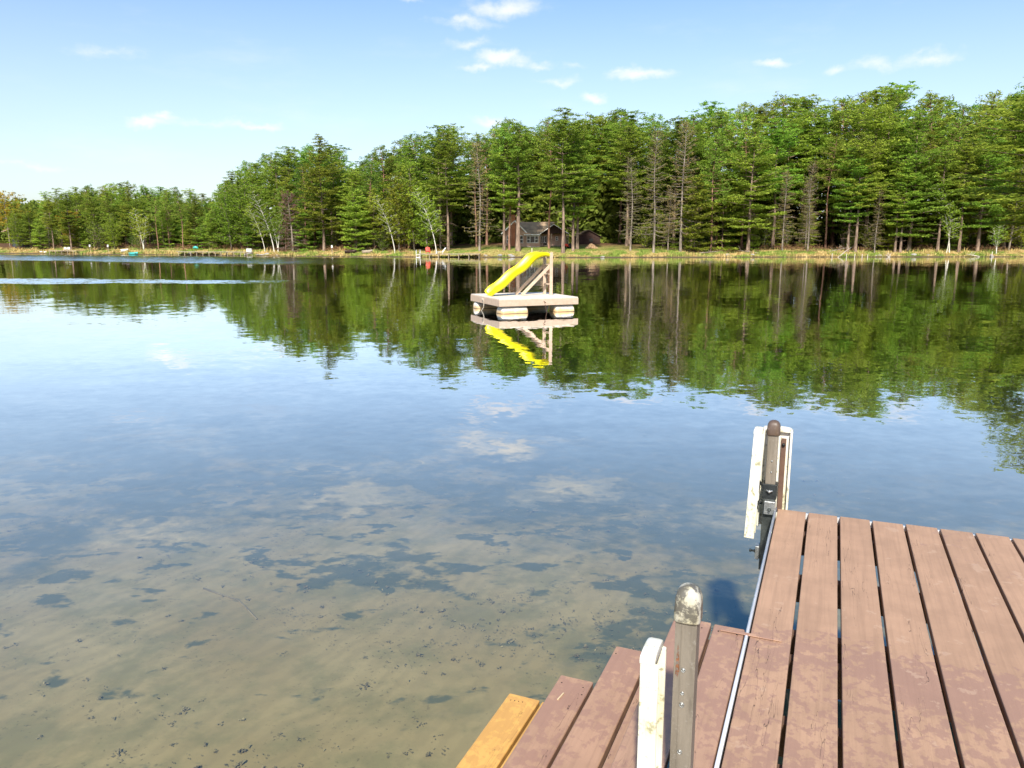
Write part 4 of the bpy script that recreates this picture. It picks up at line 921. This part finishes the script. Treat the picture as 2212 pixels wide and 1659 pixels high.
mb = MB(); mb.box(2.2, -.04, .9, 2.9, -.003, 1.5); mb.build('window', M_glass, shed)

# blue-grey cabin on the far left
x, y = on_shore(62, 8.0); ang = math.atan2(x, y)
M_bluewall = wall_mat('blue_grey_siding', (.055, .065, .085), (.085, .095, .12))
cab = thing('cabin', 'dark blue-grey cabin half hidden by trees on the far left shore', 'cabin', (x, y, gz(x, y)), -ang + R(8))
mb = MB(); gable(mb, -1.9, 1.9, 0, 5, 2.4, 4.0, -.5); mb.build('wall', M_bluewall, cab)
mb = MB(); roofslab(mb, [(-2.3, -.4, 2.2), (0, -.4, 4.15), (0, 5.3, 4.15), (-2.3, 5.3, 2.2)]); roofslab(mb, [(.005, -.4, 4.15), (2.3, -.4, 2.2), (2.3, 5.3, 2.2), (.005, 5.3, 4.15)]); roofslab(mb, [(-3.4, 1.5, 2.7), (-.2, 1.5, 4.2), (-.2, 5, 4.2), (-3.4, 5, 2.7)]); mb.build('roof', M_roof, cab)
mb = MB(); mb.box(-1.35, 1.2, 2.9, -1.0, 1.6, 4.9); mb.build('chimney', M_brick, cab)
mb = MB(); mb.bar((-2.3, -.42, 2.13), (0, -.42, 4.08), .12, .03, up=(0, 1, 0)); mb.bar((.01, -.42, 4.08), (2.3, -.42, 2.13), .12, .03, up=(0, 1, 0)); mb.build('fascia', M_white, cab)
for (a, b, c_1, d_1) in ((-.5, -.1, 2.5, 3.1), (.15, .6, 2.5, 3.1), (-1.6, -.9, 1.1, 1.8)):
    mb = MB(); mb.box(a, -.04, c_1, b, -.003, d_1); w1 = mb.build('window', M_white, cab); mb = MB(); mb.box(a + .06, -.05, c_1 + .06, b - .06, -.041, d_1 - .06); mb.build('pane', M_glass, w1)
mb = MB(); mb.box(.1, -.06, .1, 1.0, -.003, 1.5); mb.build('door', simple('pale_green_door', (.16, .20, .14)), cab)

# ------------------------------------------------------------------ far-shore furniture
M_oldwood = simple('weathered_dock_wood', (.34, .28, .20), .85, .2, 5); M_red = simple('red_plastic', (.75, .06, .03), .45, .1); M_wplast = simple('white_plastic', (.80, .79, .74), .45, .05); M_teal = simple('teal_plastic', (.06, .42, .38), .4, .1)
def far_dock(name, label, pts, w, z, leg_every=1.3, m=M_oldwood):
    d = thing(name, label, 'dock', (pts[0][0], pts[0][1], 0)); o = Vector((pts[0][0], pts[0][1], 0))
    mb = MB()
    for a, b in zip(pts, pts[1:]): mb.bar(Vector((a[0], a[1], z)) - o, Vector((b[0], b[1], z)) - o, w, .09)
    mb.build('walkway', m, d)
    for a, b in zip(pts, pts[1:]):
        A, B = Vector((a[0], a[1], 0)), Vector((b[0], b[1], 0)); L = (B - A).length; dr = (B - A).normalized(); sd = Vector((-dr.y, dr.x, 0)); k = .15
        while k < L:
            for sg_ in (-1, 1):
                p = A + dr * k + sd * sg_ * w * .42 - o; mb = MB(); mb.box(p.x - .04, p.y - .04, -.5, p.x + .04, p.y + .04, z - .046); mb.build('leg', M_oldwood, d)
            k += leg_every
    return d
def wpt(x_full, y_full, z=0): # world point at that height seen through a pixel of the photo (used only to read positions)
    X = (x_full - 1920) / F; Y = (1440 - y_full) / F; wz = Y * math.cos(PITCH) - math.sin(PITCH); fw = math.cos(PITCH) + Y * math.sin(PITCH); k = (z - CAMH) / wz; return (X * k, fw * k)
a = on_shore(905, -1.6); b = on_shore(945, -1.3); c2 = on_shore(1037, -.1)
far_dock('shore_dock', 'low grey dock with the red and white chairs on it', [tuple(a), tuple(b), tuple(c2)], 1.3, .42)
def adirondack(name, label, x, y, z, m, rz, s=1.):
    t_ = thing(name, label, 'chair', (x, y, z), rz)
    mb = MB(); mb.bar((0, -.28, .36), (0, .22, .26), .52, .03, up=(0, 0, 1)); mb.build('seat', m, t_)
    mb = MB()
    for k in range(5):
        q = (k - 2) * .11; mb.bar((q, .20, .24), (q * 1.25, .46, 1.02 - abs(k - 2) * .05), .10, .025, up=(0, 1, 0))
    mb.build('backrest', m, t_)
    for sg_ in (-1, 1):
        mb = MB(); mb.box(sg_ * .34 - .06, -.32, .56, sg_ * .34 + .06, .32, .59); mb.build('armrest', m, t_)
        mb = MB(); mb.box(sg_ * .30 - .025, -.30, 0, sg_ * .30 + .025, -.20, .557); mb.build('leg', m, t_); mb = MB(); mb.bar((sg_ * .27, -.2, .33), (sg_ * .27, .5, .02), .03, .1); mb.build('leg', m, t_)
    t_.scale = (s,) * 3
    return t_
x, y = on_shore(924, -1.5); adirondack('garden_chair', 'red slatted garden chair on the far dock', x, y, .465, M_red, R(10), .85)
# white lounge / bench on the dock
x, y = on_shore(952, -1.3); t_ = thing('lounge_chair', 'white reclining lounge chair on the dock right of the red chair', 'chair', (x, y, .465), R(-70)); t_.scale = (.75,) * 3
mb = MB(); mb.box(-.35, -.9, .28, .35, .3, .34); mb.build('seat', M_wplast, t_); mb = MB(); mb.bar((0, .3, .31), (0, .85, 1.0), .7, .06); mb.build('backrest', M_wplast, t_)
for q in ((-.3, -.8), (.3, -.8), (-.3, .25), (.3, .25)): mb = MB(); mb.box(q[0] - .03, q[1] - .03, 0, q[0] + .03, q[1] + .03, .278); mb.build('leg', M_wplast, t_)
x, y = on_shore(903, -1.8); t_ = thing('swim_ladder', 'white curved swim ladder at the left end of the far dock', 'ladder', (x, y, .0))
for q in (-.25, .25): mb = MB(); mb.tube([(q, -.15, -.3), (q, -.1, .8), (q, .05, .95), (q, .25, .9), (q, .35, .45)], .035, 6); mb.build('rail', M_wplast, t_)
for z_ in (.0, .3): mb = MB(); mb.box(-.25, -.17, z_, .25, -.09, z_ + .05); mb.build('rung', M_wplast, t_)
# docks of the left point
a = on_shore(540, -1.8); b = on_shore(475, -1.5); far_dock('shore_dock', 'pale dock with thin legs along the left point', [tuple(a), tuple(b)], 1.1, .55)
a = on_shore(470, -.3); b = on_shore(385, -.2); far_dock('shore_dock', 'long low dock left of the pale dock on the point', [tuple(a), tuple(b)], .9, .5)
x, y = on_shore(538, -1.8); t_ = thing('dock_box', 'pale box on the right end of the pale point dock', 'box', (x, y, .595)); mb = MB(); mb.box(-.35, -.2, 0, .35, .2, .38); mb.build('body', M_wplast, t_, .02); mb = MB(); mb.box(-.37, -.22, .382, .37, .22, .43); mb.build('lid', M_wplast, t_)
# teal rowing boat at the water
def boat(label, x, y, z, m, rz, L=3.2, W=.55):
    n = 10; V_, Fc = [], []
    for i in range(n + 1):
        q = i / n; w_ = W * math.sin(math.pi * min(1, .12 + q * .80)) ** .6 * (1 - .95 * q ** 5); z1 = .42 + .12 * q * q; cx = (q - .5) * L
        V_ += [(cx, -w_, z1), (cx, -w_ * .7, .12), (cx, 0, .0 + .2 * q ** 4), (cx, w_ * .7, .12), (cx, w_, z1), (cx, w_ * .88, z1), (cx, w_ * .6, .17), (cx, 0, .06 + .2 * q ** 4), (cx, -w_ * .6, .17), (cx, -w_ * .88, z1)]
    for i in range(n):
        for j in range(10): Fc.append((i * 10 + j, i * 10 + (j + 1) % 10, (i + 1) * 10 + (j + 1) % 10, (i + 1) * 10 + j))
    Fc += [tuple(range(9, -1, -1)), tuple(n * 10 + j for j in range(10))]
    t_ = thing('rowing_boat', label, 'boat', (x, y, z), rz); mb = MB(); mb.add(V_, Fc, 0, True); mb.build('hull', m, t_)
    for q in (-.6, .5): mb = MB(); mb.box(q - .12, -W * .86, .33, q + .12, W * .86, .37); mb.build('thwart', M_oldwood, t_)
    return t_
x, y = on_shore(287, -1.6); boat('teal rowing boat at the far left waterline', x, y, -.08, M_teal, R(-20), 1.7, .3)
x, y = on_shore(268, 1.0); b_ = boat('white boat pulled up on the far left bank', x, y, gz(x, y) + .05, M_wplast, R(35), 1.1, .22)
x, y = on_shore(757, 1.6); boat('dark wooden boat lying on the bank left of the pale boat', x, y, gz(x, y), M_darkwall, R(-6), 1.6, .35)
x, y = on_shore(793, 1.4); boat('pale narrow boat on the bank right of the dark one', x, y, gz(x, y) - .02, M_oldwood, R(5), 1.4, .2)
x, y = on_shore(422, 3.0); t_ = thing('pedal_boat', 'teal plastic boat propped upright under the left trees', 'boat', (x, y, gz(x, y) + .22), 0); t_.scale = (.42,) * 3
mb = MB(); mb.tube([(-.75, 0, .1), (-.7, 0, .5), (0, 0, .75), (.7, 0, .5), (.75, 0, .1)], [.2, .4, .5, .4, .2], 10); mb.build('hull', M_teal, t_); mb = MB(); mb.box(-.6, -.05, -.5, -.5, .05, .2); mb.box(.5, -.05, -.5, .6, .05, .2); mb.build('stand', M_oldwood, t_)
# two white chairs near cabin, small ones at water
for k, (px, off) in enumerate(((140, 1.6), (147.5, 1.6))):
    x, y = on_shore(px, off); adirondack('garden_chair', ('left' if k == 0 else 'right') + ' one of the two white chairs below the blue-grey cabin', x, y, gz(x, y) + .1, M_wplast, R(25), .6)
for k, (px, off) in enumerate(((87, .5), (96, .5))):
    x, y = on_shore(px, off); t_ = thing('kayak', ('left' if k == 0 else 'right') + ' one of two small white hulls on the grass at far left', 'boat', (x, y, gz(x, y)), R(-10)); t_.scale = (.55,) * 3; mb = MB(); mb.tube([(-.55, 0, .15), (-.3, 0, .2), (.3, 0, .2), (.55, 0, .15)], [.05, .2, .2, .05], 8); mb.build('hull', M_wplast, t_); mb = MB(); mb.box(-.15, -.1, .38, .15, .1, .42); mb.build('cockpit', M_darkwall, t_)
a = on_shore(108, .3); b = on_shore(168, .3); far_dock('shore_dock', 'thin pale dock below the blue-grey cabin', [tuple(a), tuple(b)], .8, .5)
# small posts with birdhouses / lamps on the far left and a flag post
for px, H_, lab in ((194, 1.15, 'thin white-topped post on the far left bank'), (233, 1.05, 'second thin white-topped post right of the first'), (717, 1.1, 'blue birdhouse on a thin post by the dead conifer')):
    x, y = on_shore(px, 1.2); t_ = thing('birdhouse_post', lab, 'post', (x, y, gz(x, y))); mb = MB(); mb.box(-.03, -.03, -.3, .03, .03, H_ - .252); mb.build('post', M_oldwood, t_)
    mb = MB(); mb.box(-.10, -.09, H_ - .25, .10, .09, H_ - .002); mb.add([(-.13, -.12, H_), (.13, -.12, H_), (.13, .12, H_), (-.13, .12, H_), (0, -.12, H_ + .1), (0, .12, H_ + .1)], [(3, 2, 1, 0), (0, 1, 4), (3, 5, 2), (0, 4, 5, 3), (1, 2, 5, 4)]); mb.build('birdhouse', M_wplast, t_)
# lawn stake
x, y = on_shore(1149, 2.5); t_ = MB().box(-.05, -.05, -.2, .05, .05, .55).box(-.07, -.07, .552, .07, .07, .60).build('garden_stake', simple('pale_stake', (.62, .55, .38)), None); t_.location = (x, y, gz(x, y)); tag(t_, 'small pale stake standing on the house lawn', 'stake')
# garden tractor, woodpile
x, y = on_shore(1225, 9.5); t_ = thing('garden_tractor', 'red garden tractor behind the trunks right of the house', 'tractor', (x, y, gz(x, y)), R(20)); t_.scale = (.7,) * 3
mb = MB(); mb.box(-.9, -.3, .35, .1, .3, .85); mb.box(-.2, -.28, .3, .8, .28, .5); mb.build('body', M_red, t_, .05); mb = MB(); mb.box(.3, -.22, .502, .7, .22, .62); mb.box(.65, -.22, .622, .75, .22, 1.05); mb.build('seat', M_black, t_, .02)
for q, r_ in ((-.65, .22), (.5, .33)):
    for sg_ in (-1, 1): mb = MB(); mb.tube([(q, sg_ * .34, r_), (q, sg_ * .50, r_)], r_, 16); mb.build('wheel', M_black, t_)
mb = MB(); mb.tube([(-.05, 0, .85), (.12, 0, 1.05)], .02, 6); mb.tube([(.12 + .02 * math.cos(q), .17 * math.cos(q), 1.05 + .17 * math.sin(q)) for q in np.linspace(0, 6.28, 13)], .02, 5, cap=False); mb.build('steering_wheel', M_black, t_)
M_log = simple('cut_log', (.52, .34, .20), .9, .3, 3); x, y = on_shore(1278, 8.5); t_ = thing('firewood_stack', 'stack of cut firewood under the pines right of the house', 'firewood', (x, y, gz(x, y)))
mb = MB()
for r_ in range(5):
    for k in range(11 - r_ * 2 + rng.randrange(2)):
        q = (k - 5 + r_ * .9) * .16 + rng.uniform(-.03, .03); mb.tube([(q, rng.uniform(-.3, -.2), .07 + r_ * .13), (q, .25, .07 + r_ * .13)], rng.uniform(.055, .085), 7)
mb.build('logs', M_log, t_)
for k, px in enumerate((1284, 1301)):
    pass
# fallen timber, stumps and rocks on the right shore
def log(label, px, off, L, r, rz, el=0., m=K_grey, z=None, branches=3):
    x, y = on_shore(px, off); t_ = thing('driftwood', label, 'driftwood', (x, y, (gz(x, y) if z is None else z)), rz); g = np.random.default_rng(int(px))
    d = Vector((math.cos(el), 0, math.sin(el))); mb = MB(); mb.tube([d * L * q + Vector((0, g.normal() * .06, r)) for q in (0, .3, .6, 1)], [r, r * .9, r * .7, r * .3], 7)
    for k in range(branches):
        q = g.uniform(.2, .9); p = d * L * q + Vector((0, 0, r)); mb.tube([p, p + Vector((g.normal() * .3, g.normal() * .3, g.uniform(.2, .7)))], [r * .4, r * .15], 5)
    mb.build('timber', m, t_); return t_
M_pale = simple('bleached_wood', (.52, .46, .38), .9, .2)
log('bleached fallen trunk slanting into the water on the right shore', 1812, -.5, 2.2, .05, R(12), R(36), M_pale)
log('pale driftwood stub at the waterline right of the slanting trunk', 1923, -.6, .7, .06, R(120), R(25), M_pale, -.05, 4); log('driftwood branch near the right end of the shore', 2118, -.8, 1.5, .06, R(160), R(12), M_pale, 0)
log('dark fallen branch pile left of the low dense pine', 1512, 1.8, 3.0, .08, R(10), R(5), K_grey); log('small fallen limb below the right pines', 1640, 1.5, 2.6, .07, R(170), R(8), K_grey); log('grey brush pile below the double trunk', 1790, 2.0, 2.8, .07, R(5), R(12), K_grey, None, 7)
for k, (px, H_) in enumerate(((1799, .5), (1864, .4), (1830, .45), (1848, .4), (1876, .35), (2145, .7), (1924, .4))):
    x, y = on_shore(px, -.5); o = MB().tube([(0, 0, -.5), (.02, 0, H_)], [.06, .035], 6).build('dead_stake', M_pale, None); o.location = (x, y, 0); tag(o, f'{["thin", "short", "tiny"][k % 3]} dead stake standing in the water, {where(px, 0)}', 'stake', 'dead stakes in the water at the right shore')
M_rock = simple('grey_rock', (.30, .28, .25), .9, .25, 3)
def rock(x, y, z, s, seed, label, group, name='rock'):
    bm = bmesh.new(); bmesh.ops.create_icosphere(bm, subdivisions=2, radius=s); g = np.random.default_rng(seed); A = g.normal(size=(4, 3))
    for v_ in bm.verts:
        k = 1 + .16 * sum(math.sin(v_.co.dot(Vector(q)) / s * 2 + i) for i, q in enumerate(A)); v_.co = Vector((v_.co.x * k * 1.3, v_.co.y * k, v_.co.z * k * .65))
    me = bpy.data.meshes.new(name); bm.to_mesh(me); me.materials.append(M_rock); o = bpy.data.objects.new(name, me); col.objects.link(o); o.location = (x, y, z); return tag(o, label, 'rock', group)
for k in range(22):
    px = rng.choice([rng.uniform(1700, 2200), rng.uniform(350, 620), rng.uniform(1040, 1700)]); x, y = on_shore(px, rng.uniform(-.3, .8)); zn = 'right' if px > 1250 else 'left'
    rock(x, y, gz(x, y) + .02, rng.uniform(.12, .34), k, f'small grey rock at the waterline, {where(px, 0)}', f'rocks at the waterline of the {zn} shore')

# ------------------------------------------------------------------ weeds and debris on the lake bed (too many to count)
C = []; 
for k in range(1500):
    x = rng.uniform(-7, 4); y = rng.uniform(1.5, 9)
    if math.sin(x * 2.1 + math.sin(y * 3)) + math.sin(y * 2.7 + x) + rng.gauss(0, .5) < .4: continue
    C.append((x, y, gz(x, y) + .01))
for (cx, cy, sx, sy, n) in ((-1.0, 3.1, .5, .35, 110), (.2, 2.6, .5, .3, 90), (-.35, 5.0, .7, .4, 120), (-2.0, 2.8, .8, .3, 50), (1.1, 4.6, .6, .5, 90)):
    for k in range(n):
        x = rng.gauss(cx, sx); y = rng.gauss(cy, sy); C.append((x, y, gz(x, y) + .01))
sz = np.array([.02 + .16 * rng.random() ** 3 for _ in C]); A = tufts(C, sz, 8, .011, .12, 1.8, nr, .6); B = tufts(np.array(C)[::9], sz[::9] * .35, 12, .02, .3, 1.2, nr, .5)
V = np.concatenate([A[0], B[0]]); Fq = np.arange(len(V)).reshape(-1, 4)
tag(crown_obj(V, Fq, simple('waterlogged_debris', (.19, .16, .085), .9, .55, 4), None, 'lake_bed_debris'), label='dark weed tufts and leaf litter lying on the sandy lake bed', cat='debris', kind='stuff')
def stick(label, pts, r):
    o = MB().tube([(a, b, gz(a, b) + r) for a, b in pts], r, 6).build('sunken_stick', simple('sunken_wood', (.22, .18, .10), .9), None); return tag(o, label, 'stick')
p1, p2, p3 = wpt(760, 2170, -.6), wpt(890, 2215, -.6), wpt(960, 2290, -.6); stick('long thin stick lying on the lake bed in open sand', [p1, ((p1[0] + p2[0]) / 2, p1[1] * .48 + p2[1] * .52), p2, ((p2[0] * .6 + p3[0] * .4), p2[1] * .62 + p3[1] * .38), p3], .006)

# tell apart by place the few look-alikes that would otherwise share a label
by = {}
for o in col.objects:
    if o.parent is None and 'label' in o and 'category' in o: by.setdefault(o['label'], []).append(o)
WORDS = {2: ('left', 'right'), 3: ('left', 'middle', 'right'), 4: ('leftmost', 'second', 'third', 'rightmost'), 5: ('leftmost', 'second', 'middle', 'fourth', 'rightmost')}
for lab, os_ in by.items():
    if len(os_) in WORDS:
        os_.sort(key=lambda o: o.location.x / max(1, o.location.y))
        for o, w_ in zip(os_, WORDS[len(os_)]):
            base = lab.split(' ', 1)[1] if len(lab.split()) >= 15 else lab
            o['label'] = w_ + ' ' + base
